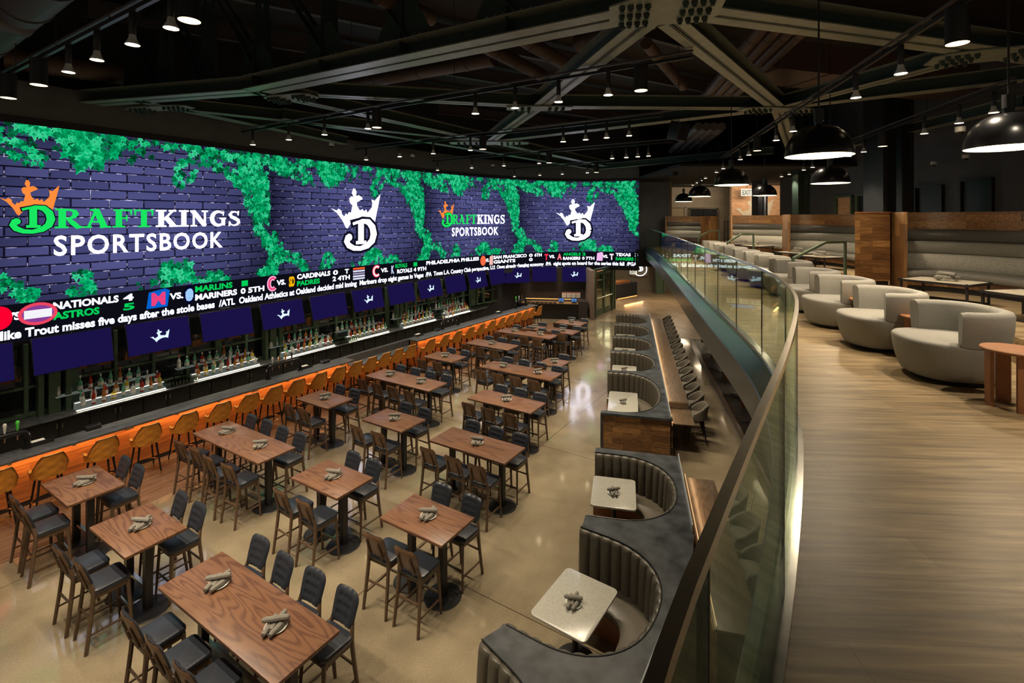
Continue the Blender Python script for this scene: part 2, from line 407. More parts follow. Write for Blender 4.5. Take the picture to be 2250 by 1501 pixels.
m.prism(poly, .0, .004); struct(m.build('trim_2', 'foyer wood', smooth=False))
# ------------------------------------------------------------------ the curved screen wall
LEDP = catmull([(-14.3, 6.8), (-13.0, 9.05), (-11.74, 11.25), (-10.15, 14.0), (-8.43, 17.2), (-6.6, 20.3), (-4.25, 23.5), (-1.6, 26.55), (1.5, 28.95), (4.41, 29.7), (7.5, 28.95)], 8)
LEDP = [Vector((p[0], p[1])) for p in LEDP]
LS = [0]
for i in range(1, len(LEDP)): LS.append(LS[-1]+(LEDP[i]-LEDP[i-1]).length)
LT = LS[-1]
def led(s, z, off=0.0):
    s = max(0, min(LT-1e-6, s)); i = 0
    while i < len(LS)-2 and LS[i+1] < s: i += 1
    f = (s-LS[i])/(LS[i+1]-LS[i]); p = LEDP[i].lerp(LEDP[i+1], f)
    def nrm(k):
        a = LEDP[max(k-1, 0)]; b = LEDP[min(k+1, len(LEDP)-1)]; t = (b-a).normalized(); return Vector((t.y, -t.x))
    n = nrm(i).lerp(nrm(i+1), f).normalized(); p = p+n*off
    return Vector((p.x, p.y, z))
def led_s(px):
    k = (px-CX)/F
    for i in range(len(LEDP)-1):
        a, b = LEDP[i], LEDP[i+1]; fa = a.x-k*a.y; fb = b.x-k*b.y
        if fa <= 0 < fb: return LS[i]+(LS[i+1]-LS[i])*fa/(fa-fb)
    return 0 if px < 0 else LT
def led_sz(px, py):
    s = led_s(px); p = led(s, 0); return s, CAM_Z-(py-HY)/F*p.y
Z0, Z1 = 2.72, 7.83
seams = [led_s(592), led_s(932), led_s(1140), led_s(1403)]
wd = seams[1]-seams[0]; seams = [seams[0]-wd]+seams
wall = thing('video_wall', 'huge curved video wall showing green ivy, dark bricks and white and green logos above the bar', 'video wall', tuple(led(LT/2, 0)))
base = tuple(-Vector(wall.location))
def wallchild(o):
    o.parent = wall; o.matrix_parent_inverse = Matrix.Translation(base); return o
N = 150; m = MB(); g = lambda u, v: led(u*LT, Z0+(Z1-Z0)*v, .0)
m.grid(g, N, 6); o = m.build('screen', 'led brick picture', normals=False); wallchild(o)
uvl = o.data.uv_layers.new(name='UVMap'); ca = o.data.color_attributes.new('Col', 'FLOAT_COLOR', 'POINT')
for i in range(N+1):
    for j in range(7):
        s = i/N*LT; v = j/6
        k = 0
        while k < 3 and s > seams[k+1]: k += 1
        c = (s-seams[k])/(seams[k+1]-seams[k]); a = max(0, 1-abs(2*c-1)**2.2)
        b = max(.18, .2+.9*a*(1-abs(2*(v-.12)/.88-1)**3*.75)); ca.data[i*7+j].color = (b, b, b, 1)
for l in o.data.loops:
    vi = l.vertex_index; uvl.data[l.index].uv = (vi//7/N*LT, Z0+(Z1-Z0)*(vi % 7)/6)
m = MB()   # body and black surround of the wall
for za, zb, o1, o2 in ((Z1, Z1+.18, -.3, .03), (Z0-.2, Z0, -.3, .03), (Z0-.2, Z1+.18, -.35, -.03)):
    rings = [[led(i/90*LT, za, o1), led(i/90*LT, za, o2), led(i/90*LT, zb, o2), led(i/90*LT, zb, o1)] for i in range(91)]
    m.loft(rings)
wallchild(m.build('surround', 'wall charcoal'))
# ticker band
def strip(name, s0, s1, z0, z1, off, mat, n=None):
    n = n or max(1, int((s1-s0)/.4)); mm = MB(); mm.grid(lambda u, v: led(s0+(s1-s0)*u, z0+(z1-z0)*v, off), n, 1)
    return wallchild(mm.build(name, mat, normals=False))
TZ = 3.60
strip('ticker_band', 0, LT, Z0, TZ, .012, 'led black', 120)
class Pic:
    """flat pieces of picture laid on the screen, one colour per piece"""
    def __init__(s): s.v = []; s.f = []; s.c = []
    def poly(s, pts, col, fn):
        k = len(s.v); tri = tessellate_polygon([[Vector((a, b, 0)) for a, b in pts]])
        s.v += [tuple(fn(a, b)) for a, b in pts]; s.c += [col]*len(pts); s.f += [tuple(i+k for i in t) for t in tri]
    def stroke(s, pts, wds, col, fn):
        pts = [Vector(p) for p in pts]; k = len(s.v); n = len(pts)
        if not isinstance(wds, (list, tuple)): wds = [wds]*n
        for i, p in enumerate(pts):
            t = (pts[min(i+1, n-1)]-pts[max(i-1, 0)]).normalized(); q = Vector((-t.y, t.x))*wds[i]/2
            for e in (p+q, p-q): s.v.append(tuple(fn(e.x, e.y))); s.c.append(col)
        s.f += [(k+2*i, k+2*i+1, k+2*i+3, k+2*i+2) for i in range(n-1)]
    def mesh2d(s, vs, fs, col, fn):
        k = len(s.v); s.v += [tuple(fn(a, b)) for a, b in vs]; s.c += [col]*len(vs); s.f += [tuple(i+k for i in f) for f in fs]
    def build(s, name, parent, mat='screen picture'):
        me = bpy.data.meshes.new(name); me.from_pydata(s.v, [], s.f); me.materials.append(MATS[mat])
        a = me.color_attributes.new('Col', 'FLOAT_COLOR', 'POINT')
        for i, c in enumerate(s.c): a.data[i].color = tuple(c)+(1,)
        o = bpy.data.objects.new(name, me); C.objects.link(o); o.parent = parent
        return o
def text2d(body, bold=.0, spacing=1.0):
    cu = bpy.data.curves.new('t', 'FONT'); cu.body = body; cu.offset = bold; cu.space_character = spacing; cu.resolution_u = 3; cu.size = 1
    ob = bpy.data.objects.new('t', cu); C.objects.link(ob)
    dg = bpy.context.evaluated_depsgraph_get(); me = bpy.data.meshes.new_from_object(ob.evaluated_get(dg))
    vs = [(v.co.x, v.co.y) for v in me.vertices]; fs = [tuple(p.vertices) for p in me.polygons]
    bpy.data.objects.remove(ob); bpy.data.curves.remove(cu); bpy.data.meshes.remove(me)
    return vs, fs
def put_text(pic, body, s0, z0, h, col, off=.02, bold=.015, width=None, fn=None, spacing=1.0):
    vs, fs = text2d(body, bold, spacing); x0 = min(v[0] for v in vs); x1 = max(v[0] for v in vs); y0 = min(v[1] for v in vs); y1 = max(v[1] for v in vs)
    k = h/.70; kx = k if width is None else width/(x1-x0)
    if fn is None: fn = lambda a, b: led(a, b, off)
    pic.mesh2d([(s0+(x-x0)*kx, z0+y*k) for x, y in vs], fs, col, fn)
    return s0+(x1-x0)*kx
# ---- logos (traced outline, y up, unit = crown width)
_cr = [(1410,205),(1438,214),(1446,205),(1462,215),(1463,228),(1476,240),(1484,226),(1493,232),(1500,220),(1511,222),(1519,190),(1506,178),(1502,160),(1512,150),(1525,152),(1516,135),(1522,115),(1532,115),(1540,128),(1537,148),(1552,143),(1570,152),(1572,160),(1555,168),(1541,176),(1543,192),(1558,212),(1572,205),(1580,216),(1592,207),(1600,222),(1613,208),(1624,196),(1627,176),(1622,160),(1640,166),(1655,150),(1672,135),(1662,178),(1650,225),(1641,262),(1630,252),(1600,244),(1565,247),(1530,259),(1506,274),(1492,292),(1484,287),(1466,255),(1440,225)]
_X0, _W, _Y0 = 1410, 262, 292
CROWN = [((x-_X0)/_W, (_Y0-y)/_W) for x, y in _cr]
def DN(pts): return [((x-_X0)/_W, (_Y0-y)/_W) for x, y in pts]
def arcpts(cx, cy, rx, ry, a0, a1, n=16): return [(cx+rx*math.cos(math.radians(a0+(a1-a0)*i/n)), cy+ry*math.sin(math.radians(a0+(a1-a0)*i/n))) for i in range(n+1)]
def draw_crown(pic, fn, col): pic.poly(CROWN, col, fn)
def draw_D(pic, fn, col, grow=0):
    k = 1/_W; G = grow*k
    pic.stroke(DN([(1563, 262), (1563, 362)]), 30*k+G, col, fn)                     # stem
    pic.stroke(DN([(1536-grow/2, 356), (1592, 356)]), 14*k+G, col, fn)
    pic.stroke(DN([(1520-grow/2, 272), (1545, 264), (1575, 262)]), 12*k+G, col, fn)
    bowl = DN([(1535, 268), (1570, 258), (1604, 264), (1626, 288), (1633, 320), (1624, 350), (1598, 372), (1560, 383), (1525, 380), (1498, 366), (1486, 347), (1492, 330), (1504, 328)])
    pic.stroke(bowl, [v_+G for v_ in [10*k, 16*k, 28*k, 33*k, 35*k, 32*k, 26*k, 20*k, 22*k, 26*k, 26*k, 24*k, 18*k]], col, fn)
    pic.poly([(a, b) for a, b in arcpts((1500-_X0)/_W, (_Y0-331)/_W, 16*k+G/2, 16*k+G/2, 0, 340, 12)], col, fn)
def rectmap(px0, py0, px1, py1, ub, vb, off):
    """maps the box (0..ub, vb0..vb1) to a rectangle on the wall"""
    s0, za = led_sz(px0, py1); s1, _ = led_sz(px1, py1); zm = led_sz((px0+px1)/2, py0)[1]; zb = led_sz((px0+px1)/2, py1)[1]
    return lambda u, v: led(s0+(s1-s0)*u/ub, zb+(zm-zb)*(v-vb[0])/(vb[1]-vb[0]), off)
WHITE = (2.6, 2.6, 3.2); EDGE = (.006, .006, .016); GREEN = (.01, .80, .12); ORANGE = (1.0, .27, .045); TGREEN = (.0, .62, .10)
VB = ((_Y0-396)/_W, (_Y0-115)/_W)
for k, r in enumerate(((727, 415, 835, 553), (1221, 438, 1307, 530))):
    pic = Pic(); draw_crown(pic, rectmap(*r, 1.0, VB, .024), WHITE); draw_D(pic, rectmap(*r, 1.0, VB, .032), EDGE, 24); draw_D(pic, rectmap(*r, 1.0, VB, .040), WHITE); wallchild(pic.build('crown_logo', wall))
# ---- slab-serif lettering built from strokes, unit cap height
def serif(pic, x, y, w, fn, col): pic.stroke([(x-w/2, y), (x+w/2, y)], .09, col, fn)
def glyph(ch, x, fn, col, pic):
    T, t = .24, .10
    def st(p, wd): pic.stroke([(x+a, b) for a, b in p], wd, col, fn)
    def sf(a, b, wd=.42): pic.stroke([(x+a-wd/2, b), (x+a+wd/2, b)], .09, col, fn)
    lo, hi = .045, .955
    if ch == 'R':
        st([(.24, 0), (.24, 1)], T); sf(.22, lo, .44); sf(.2, hi, .36)
        st([(.24, .94), (.5, .94), (.64, .88), (.68, .74), (.62, .58), (.46, .5), (.24, .5)], [.1, .1, .17, .22, .17, .1, .1]); st([(.42, .5), (.62, .22), (.76, .04), (.9, .045)], [.14, .22, .2, .09]); return .9
    if ch == 'A':
        st([(.16, 0), (.45, 1)], t); st([(.42, 1), (.74, 0)], T); st([(.26, .32), (.64, .32)], .09); sf(.14, lo, .3); sf(.76, lo, .4); sf(.34, hi, .24); return .98
    if ch == 'F':
        st([(.24, 0), (.24, 1)], T); sf(.24, lo, .46); st([(.04, hi), (.74, hi)], .09); st([(.71, 1), (.71, .68)], [.1, .05]); st([(.3, .52), (.56, .52)], .09); st([(.54, .68), (.54, .36)], .06); return .78
    if ch == 'T':
        st([(.4, 0), (.4, 1)], T); sf(.4, lo, .48); st([(.02, hi), (.78, hi)], .09); st([(.05, 1), (.05, .66)], [.1, .05]); st([(.75, 1), (.75, .66)], [.1, .05]); return .84
    if ch == 'K':
        st([(.24, 0), (.24, 1)], T); sf(.24, lo, .46); sf(.24, hi, .46); st([(.34, .42), (.74, .93)], .1); st([(.44, .58), (.8, .04)], T); sf(.74, hi, .34); sf(.8, lo, .42); return .98
    if ch == 'I':
        st([(.24, 0), (.24, 1)], T); sf(.24, lo, .46); sf(.24, hi, .46); return .5
    if ch == 'N':
        st([(.17, 0), (.17, 1)], t); st([(.72, 0), (.72, 1)], t); st([(.14, .95), (.72, .05)], T); sf(.17, lo, .32); sf(.12, hi, .24); sf(.72, hi, .32); return .92
    if ch == 'G':
        st(arcpts(.46, .5, .33, .44, 48, 320, 20), [.06+.16*math.sin(PI*i/20)**.6 for i in range(21)]); st([(.72, .5), (.72, .05)], .2); sf(.7, .5, .34); st([(.72, .95), (.72, .68)], [.1, .04]); return .9
    if ch == 'S':
        st([(.60, .72), (.58, .88), (.42, .95), (.25, .92), (.15, .76), (.24, .60), (.44, .5), (.60, .38), (.64, .22), (.52, .08), (.36, .04), (.2, .10), (.13, .28)], [.05, .08, .09, .13, .19, .2, .22, .2, .18, .12, .09, .08, .05])
        st([(.62, 1), (.61, .7)], [.1, .04]); st([(.11, 0), (.12, .32)], [.1, .04]); return .72
    return .5
def brand(pic_name, crown, dbox, txt, sub, off=.03):
    pic = Pic()
    draw_crown(pic, rectmap(*crown, 1.0, (0, (_Y0-115)/_W), off-.006), ORANGE)
    cx0 = (1472-_X0)/_W; f0 = rectmap(*dbox, 1.0, ((_Y0-396)/_W, (_Y0-254)/_W), off+.01); f1 = rectmap(*dbox, 1.0, ((_Y0-396)/_W, (_Y0-254)/_W), off+.002)
    draw_D(pic, lambda u, v: f1((u-cx0)/(.665), v), EDGE, 11)
    draw_D(pic, lambda u, v: f0((u-cx0)/(.665), v), GREEN)
    tot = sum({'R': .9, 'A': .98, 'F': .78, 'T': .84, 'K': .98, 'I': .5, 'N': .92, 'G': .9, 'S': .72}[c]+.04 for c in 'RAFTKINGS'); f = rectmap(*txt, tot, (0, 1), off); x = 0
    for i, c in enumerate('RAFTKINGS'): x += glyph(c, x, f, GREEN if i < 4 else WHITE, pic)+.04
    vs_, fs_ = text2d('SPORTSBOOK', .02, 1.15); x0 = min(v[0] for v in vs_); x1 = max(v[0] for v in vs_)
    f = rectmap(*sub, x1-x0, (0, .72), off); pic.mesh2d([(x-x0, y) for x, y in vs_], fs_, WHITE, f)
    wallchild(pic.build(pic_name, wall))
brand('brand_lettering', (-3, 396, 130, 474), (18, 453, 118, 515), (119, 461, 528, 499), (117, 513, 488, 552))
brand('brand_lettering', (961, 442, 997, 481), (969, 468, 994, 500), (993, 472, 1109, 492), (992, 499, 1094, 517))
# ---- ivy of the screen picture
W1 = seams[2]-seams[1]
def loc_uv(px, py, k):
    s, z = led_sz(px, py); return ((s-seams[k])/(seams[k+1]-seams[k]), z)
ivy = []    # (panel-relative polyline, half width m, leaf size m)
def iv(px_pts, k, hw, leaf=.2, dens=1.0): ivy.append(([loc_uv(x, y, k) for x, y in px_pts], hw, leaf, dens))
iv([(30, 276), (130, 292), (230, 308), (272, 312)], 0, .16, .22); iv([(150, 300), (185, 330), (205, 352)], 0, .32, .22); iv([(175, 345), (205, 362)], 0, .18, .22)
iv([(240, 318), (255, 340), (230, 350)], 0, .14, .2); iv([(298, 342), (322, 318)], 0, .08, .18); iv([(345, 315), (385, 325)], 0, .10, .18); iv([(380, 330), (381, 342)], 0, .04, .18, .6); iv([(284, 350), (288, 356)], 0, .04, .2, .8); iv([(332, 344), (336, 350)], 0, .04, .2, .8)
iv([(415, 328), (500, 338), (590, 347)], 0, .22, .18); iv([(425, 340), (400, 362), (390, 385), (398, 408)], 0, .13, .18); iv([(445, 352), (500, 378), (520, 402)], 0, .13, .17); iv([(438, 365), (414, 398)], 0, .07, .17)
iv([(540, 350), (560, 400)], 0, .36, .15, 1.3); iv([(565, 380), (578, 440), (574, 480)], 0, .30, .15, 1.3); iv([(520, 385), (545, 430), (565, 480)], 0, .2, .15); iv([(572, 480), (574, 515)], 0, .24, .15, 1.2); iv([(572, 515), (586, 540)], 0, .12, .15)
iv([(345, 637), (372, 602), (395, 592), (425, 622)], 0, .22, .2); iv([(425, 628), (470, 608), (502, 624)], 0, .2, .18); iv([(378, 600), (400, 592)], 0, .28, .2); iv([(515, 622), (525, 621)], 0, .04, .16, .6)
iv([(148, 658), (160, 630)], 0, .10, .18); iv([(165, 612), (185, 605), (196, 632), (188, 652)], 0, .14, .18); iv([(120, 664), (134, 664)], 0, .05, .17, .7); iv([(258, 648), (272, 647)], 0, .06, .17, .8); iv([(302, 640), (306, 626)], 0, .07, .17, .8)
# the next section's left part, drawn for each section
iv([(600, 344), (618, 362), (640, 372)], 1, .22, .15); iv([(595, 360), (640, 380)], 1, .2, .15); iv([(640, 368), (665, 375), (685, 400)], 1, .13, .15); iv([(648, 385), (672, 402)], 1, .09, .15)
iv([(652, 352), (705, 362), (738, 368)], 1, .14, .15); iv([(705, 368), (728, 385), (732, 398)], 1, .26, .15); iv([(750, 376), (785, 368)], 1, .1, .14, .8)
iv([(592, 524), (608, 548), (600, 580), (585, 612)], 1, .24, .16, 1.2); iv([(585, 585), (572, 612)], 1, .2, .16); iv([(612, 562), (645, 563), (668, 588), (676, 604)], 1, .17, .16); iv([(672, 604), (688, 598)], 1, .1, .16)
LEAF = [(0, -.36), (.14, -.34), (.40, -.42), (.30, -.14), (.56, .06), (.20, .16), (.0, .72), (-.20, .16), (-.56, .06), (-.30, -.14), (-.40, -.42), (-.14, -.34)]
for k in range(4):
    pic = Pic(); rnd = random.Random(40+k); a, b = seams[k], seams[k+1]; W = b-a
    for pts, hw, leaf, dens in ivy:
        lf = leaf*(1.0 if k == 0 else .92)
        for (u0, z0), (u1, z1) in zip(pts, pts[1:]):
            L = math.hypot((u1-u0)*W, z1-z0); n = int(dens*max(2, (L+hw)*2*hw/(lf*lf)*3.6))
            for _ in range(n):
                t = rnd.random(); s = a+(u0+(u1-u0)*t)*W+rnd.uniform(-1, 1)*hw; z = z0+(z1-z0)*t+rnd.uniform(-1, 1)*hw
                if s < a-.02 and k > 0 and u0 > .5 or s > b: continue
                if z > Z1-.03 or z < TZ+.02 or s < 0.05 or s > LT-.05: continue
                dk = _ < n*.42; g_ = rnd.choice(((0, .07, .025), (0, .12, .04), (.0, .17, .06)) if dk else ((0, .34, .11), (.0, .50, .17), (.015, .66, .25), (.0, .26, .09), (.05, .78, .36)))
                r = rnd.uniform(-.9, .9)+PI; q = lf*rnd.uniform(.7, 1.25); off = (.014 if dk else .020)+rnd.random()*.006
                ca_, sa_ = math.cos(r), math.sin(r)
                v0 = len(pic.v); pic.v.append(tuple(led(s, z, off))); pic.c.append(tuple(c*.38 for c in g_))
                for (x, y) in LEAF:
                    pic.v.append(tuple(led(s+(x*ca_-y*sa_)*q, min(Z1, max(TZ, z+(x*sa_+y*ca_)*q)), off))); pic.c.append(g_)
                pic.f += [(v0, v0+1+i, v0+1+(i+1) % 12) for i in range(12)]
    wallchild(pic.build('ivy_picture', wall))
# ---- ticker lettering
pic = Pic(); WH = (1.5, 1.55, 1.8)
s = led_s(3)-6; line = "Royals activate  /LAA  Angels Mike Trout misses five days after the stole bases  /ATL  Oakland Athletics at Oakland decided mid inning  Mariners drop eight games in Vegas  /PA  Town L.A. Country Club perspective, U.S. Open already changing economy  /PA  eight spots on board for the series this fall  /PGA"
s_end = put_text(pic, line, led_s(0)-3.2, 2.80, .20, WH, bold=.035, width=(led_s(1403)-led_s(0)+3.1))
items = [(116, 'NATIONALS', 260, 0, WH), (116, 'ASTROS', 218, 1, TGREEN), (270, '4', 293, 0, WH), (270, '5', 295, 1, TGREEN), (8, 'VS.', 52, .5, WH), (372, 'VS.', 402, .5, WH), (428, 'MARLINS', 510, 0, TGREEN), (428, 'MARINERS', 520, 1, WH), (530, '1', 544, 0, TGREEN), (528, '0 5TH', 580, 1, WH), (607, 'VS.', 627, .5, WH), (652, 'CARDINALS', 725, 0, WH), (652, 'PADRES', 702, 1, TGREEN), (731, '0', 742, 0, WH), (730, '2 4TH', 768, 1, WH), (757, 'T', 766, 0, WH), (836, 'VS.', 852, .5, WH), (868, 'ROYALS', 894, 0, TGREEN), (872, 'ROYALS', 905, 1, WH), (908, '1', 916, 0, TGREEN), (908, '4 9TH', 936, 1, WH), (936, 'PHILADELPHIA PHILLIES', 1052, 0, WH), (1066, 'VS.', 1074, .5, WH), (1084, 'SAN FRANCISCO', 1157, 0, WH), (1084, 'GIANTS', 1132, 1, WH), (1162, '0', 1170, 0, WH), (1162, '0', 1170, 1, WH), (1174, '6TH', 1190, 0, WH), (1206, 'VS.', 1219, .5, WH), (1237, 'ANGELS', 1276, 0, TGREEN), (1237, 'RANGERS', 1275, 1, WH), (1279, '2', 1287, 0, TGREEN), (1279, '0 7TH', 1306, 1, WH), (1324, 'VS.', 1336, .5, WH), (1353, 'TEXAS', 1386, 0, WH), (1353, 'RANGERS', 1392, 1, TGREEN), (1395, '3', 1402, 0, WH), (1395, '5', 1402, 1, TGREEN)]
for p0, tx, p1, row, col in items:
    put_text(pic, tx, led_s(p0), 3.36-.25*row, .17, col, bold=.04, width=led_s(p1)-led_s(p0))
wallchild(pic.build('ticker_text', wall))
def emblem(name, px, w, shape, cols, letter=None):
    pic = Pic(); s = led_s(px); f = lambda u, v: led(s+u, 3.31+v, .022)
    if shape == 'oval':
        pic.poly(arcpts(0, 0, w, .27, 0, 345, 24), cols[0], f); f2 = lambda u, v: led(s+u, 3.31+v, .026); pic.poly(arcpts(0, 0, w*.8, .2, 0, 345, 24), cols[1], f2)
        if len(cols) > 2: pic.poly([(-w*.7, -.1), (w*.7, -.1), (w*.7, .1), (-w*.7, .1)], cols[2], lambda u, v: led(s+u, 3.31+v, .030))
    elif shape == 'block': pic.poly([(-w, -.26), (w*.8, -.26), (w, .2), (w*.6, .27), (-w*.8, .2)], cols[0], f)
    elif shape == 'C': pic.stroke(arcpts(0, 0, w*.75, .2, 45, 315, 14), .15, cols[0], f); pic.stroke(arcpts(0, 0, w*.75, .2, 45, 315, 14), .07, cols[1], lambda u, v: led(s+u, 3.31+v, .026))
    elif shape == 'bars':
        for q in range(5): pic.poly([(-w, -.26+.105*q), (w, -.26+.105*q), (w, -.19+.105*q), (-w, -.19+.105*q)], cols[q % len(cols)], f)
    if letter: put_text(pic, letter, s-w*.6, 3.14, .33, cols[-1], off=.034, bold=.05, width=w*1.2)
    wallchild(pic.build(name, wall))
emblem('team_emblem', -2, .22, 'oval', [(1, .0, .03), (1, .0, .03)]); emblem('team_emblem', 83, .36, 'oval', [(.85, .06, .12), (.25, .05, .30), (.9, .9, .95)])
emblem('team_emblem', 347, .30, 'block', [(.0, .12, .6), (.85, .05, .2)], 'M'); emblem('team_emblem', 415, .16, 'oval', [(.0, 0, .02), (.0, 0, .02), (.35, .6, .95)], 'S')
emblem('team_emblem', 598, .18, 'C', [(1, .5, .75), (.9, .06, .2)]); emblem('team_emblem', 640, .2, 'none', [(1, .5, .0)], 'SD'); emblem('team_emblem', 788, .3, 'bars', [(.75, .75, .95), (.75, .75, .95), (.35, .3, .5), (.75, .75, .95), (1, .12, .02)])
emblem('team_emblem', 827, .22, 'C', [(.9, .05, .1), (1, .95, .95)]); emblem('team_emblem', 862, .14, 'none', [(.55, .65, .9)], 'K'); emblem('team_emblem', 1061, .2, 'oval', [(.9, .15, .06), (.9, .15, .06)]); emblem('team_emblem', 1079, .14, 'block', [(.9, .5, .45)])
emblem('team_emblem', 1200, .2, 'none', [(1, .03, .08)], 'T'); emblem('team_emblem', 1229, .25, 'none', [(1, .2, .25)], 'A'); emblem('team_emblem', 1318, .2, 'block', [(.9, .5, .85)]); emblem('team_emblem', 1344, .2, 'none', [(1, .85, .9)], 'T')
# ---- soffit above the wall, dark header
m = MB(); rings = [[led(i/60*LT, Z1+.18, -.4), led(i/60*LT, Z1+.18, .05), led(i/60*LT, Z1+.3, .08), led(i/60*LT, Z1+.75, .35), led(i/60*LT, Z1+.95, .35), led(i/60*LT, Z1+.95, -.4)] for i in range(61)]
m.loft(rings); struct(m.build('trim_3', 'soffit grey'))
m = MB(); rings = [[led(i/60*LT, 2.5, -.36), led(i/60*LT, 11.5, -.36), led(i/60*LT, 11.5, -.6), led(i/60*LT, 2.5, -.6)] for i in range(61)]
m.loft(rings); sE = led_s(1150); m.loft([[led(i/40*sE, 0, -.36), led(i/40*sE, 2.5, -.36), led(i/40*sE, 2.5, -.6), led(i/40*sE, 0, -.6)] for i in range(41)]); struct(m.build('wall_left', 'wall charcoal'))
# ------------------------------------------------------------------ ceiling deck and far walls
m = MB(); m.box((4, 19, 11.6), (50, 54, .2)); struct(m.build('ceiling', 'ceiling deck', smooth=False))
m = MB(); m.box((8.35, 29.35, 5.75), (2.0, .3, 4.0)); struct(m.build('wall_back', 'wall dark grey', smooth=False))
m = MB(); m.box((8.35, 29.2, 3.25), (2.1, .5, 1.0)); struct(m.build('trim_4', 'wall charcoal', smooth=False))
m = MB(); m.box((9.45, 33.0, 5.7), (.25, 7.2, 4.2)); struct(m.build('trim_5', 'wall taupe', smooth=False))
m = MB(); m.box((13.3, 36.2, 5.8), (7.8, .3, 4.2)); struct(m.build('wall_far', 'wall taupe', smooth=False))
m = MB(); m.box((18.3, 35.0, 5.8), (5.4, .3, 4.4)); struct(m.build('wall_brick', 'red brick', smooth=False))
m = MB(); m.box((14, 29, 8.0), (13, 14, .12)); struct(m.build('trim_6', 'ceiling black', smooth=False))
# far lower foyer
m = MB(); m.box((6, 39, 5.8), (40, .2, 11.6)); m.box((22.5, 20, 5.8), (.2, 40, 11.6)); struct(m.build('wall_outer', 'ceiling black', smooth=False))
m = MB(); m.box((9.5, 37.6, 1.35), (16, .3, 2.7)); struct(m.build('wall_foyer', 'wall taupe', smooth=False))
# right wall of the mezzanine with its openings
rw = [(18.5, 4), (17.6, 10), (16.6, 16.5), (15.8, 20), (15.5, 24), (16.0, 29)]
def wall_run(pts, z0, z1, th, mat, name):
    mm = MB(); 
    for a, b in zip(pts, pts[1:]):
        a = Vector(a+(0,)); b = Vector(b+(0,)); d = b-a; mm.box(((a.x+b.x)/2, (a.y+b.y)/2, (z0+z1)/2), (d.length+.02, th, z1-z0), math.atan2(d.y, d.x))
    return struct(mm.build(name, mat, smooth=False))
wall_run(rw, 3.9, 11.5, .3, 'wall dark grey', 'wall_right')
m = MB(); m.box((19.5, 32, 6.5), (.3, 6.5, 5.2)); struct(m.build('trim_7', 'wall taupe', smooth=False))
for i, (px, wpx, yt) in enumerate(((2155, 50, 395), (2050, 38, 410), (1914, 8, 428), (1865, 20, 432))):
    k = (px-CX)/F
    for a, b in zip(rw, rw[1:]):
        fa = a[0]-k*a[1]; fb = b[0]-k*b[1]
        if fa*fb <= 0:
            t = fa/(fa-fb); q = Vector((a[0]+(b[0]-a[0])*t, a[1]+(b[1]-a[1])*t, 0)); d = math.atan2(b[1]-a[1], b[0]-a[0]); break
    zt = CAM_Z+(HY-yt)/F*q.y; ww = .95
    o = thing('window_%d' % (i+1), ['wide black window opening in the dark wall, farthest right', 'black window opening in the dark wall, second from right', 'narrow window beside the wide black column', 'small lit window left of the black column'][i], 'window', (q.x, q.y, 0), d); o['kind'] = 'structure'
    m = MB()
    for sx in (-1, 1): m.box((sx*ww/2, .2, (zt+4.9)/2), (.08, .2, zt-4.9))
    m.box((0, .2, zt), (ww+.08, .2, .08)); m.box((0, .2, 4.9), (ww+.08, .2, .08)); m.build('window_frame', 'green steel' if i > 1 else 'black steel', o, smooth=False)
    m = MB(); m.box((0, .17, (zt+4.9)/2), (ww, .03, zt-4.9)); m.build('pane', 'red brick' if i == 3 else 'window black', o, smooth=False)
def column(px0, px1, y, z0, z1, mat, label, name='steel_column'):
    x0 = (px0-CX)/F*y; x1 = (px1-CX)/F*y; o = thing(name, label, 'column', ((x0+x1)/2, y, z0)); wd = x1-x0
    m = MB(); m.box((0, 0, (z1-z0)/2), (wd*.5, .08, z1-z0)); 
    for sx in (-1, 1): m.box((sx*wd/2.3, 0, (z1-z0)/2), (wd*.13, wd*.9, z1-z0))
    m.build('shaft', mat, o, smooth=False); m = MB(); m.box((0, 0, .03), (wd*1.25, wd*1.2, .06)); m.build('base_plate', mat, o, smooth=False)
column(1918, 1984, 17.0, 3.9, 11.5, 'black steel', 'wide black steel column rising behind the wood-panelled booth end')
column(1747, 1773, 24, 3.9, 11.5, 'truss dark', 'slim black steel column beyond the middle booth')
column(1657, 1681, 31, 3.9, 9, 'wall dark grey', 'grey column standing in front of the brick wall')
# doors on the far wall
def door(name, px0, px1, yt, y, mat, label, leaves=1, z0=3.9):
    x0 = (px0-CX)/F*y; x1 = (px1-CX)/F*y; zt = CAM_Z+(HY-yt)/F*y; o = thing(name, label, 'door', ((x0+x1)/2, y, z0)); o['kind'] = 'structure'
    W = x1-x0; H = zt-z0; m = MB()
    for sx in (-1, 1): m.box((sx*W/2, 0, H/2), (.12, .16, H))
    m.box((0, 0, H), (W+.12, .16, .12)); m.build('door_frame', 'wall taupe' if leaves == 1 else 'stainless', o, smooth=False)
    for i in range(leaves):
        lw = W/leaves-.03; cx = -W/2+W/leaves*(i+.5); m = MB(); m.box((cx, .02, H/2-.03), (lw, .06, H-.06)); d = m.build('door_leaf', mat, o, smooth=False)
        m = MB(); hx = cx+lw*(.42 if i == 0 else -.42); m.tube([(hx, -.02, .95), (hx, -.08, 1.0), (hx, -.08, 1.2), (hx, -.02, 1.25)], .015, 6); m.build('door_handle', 'stainless', d)
door('door_1', 1467, 1505, 455, 36.0, 'door beige', 'plain beige single door on the far mezzanine wall')
door('door_2', 1515, 1576, 458, 35.9, 'window black', 'black double doors in a pale frame on the far wall', 2)
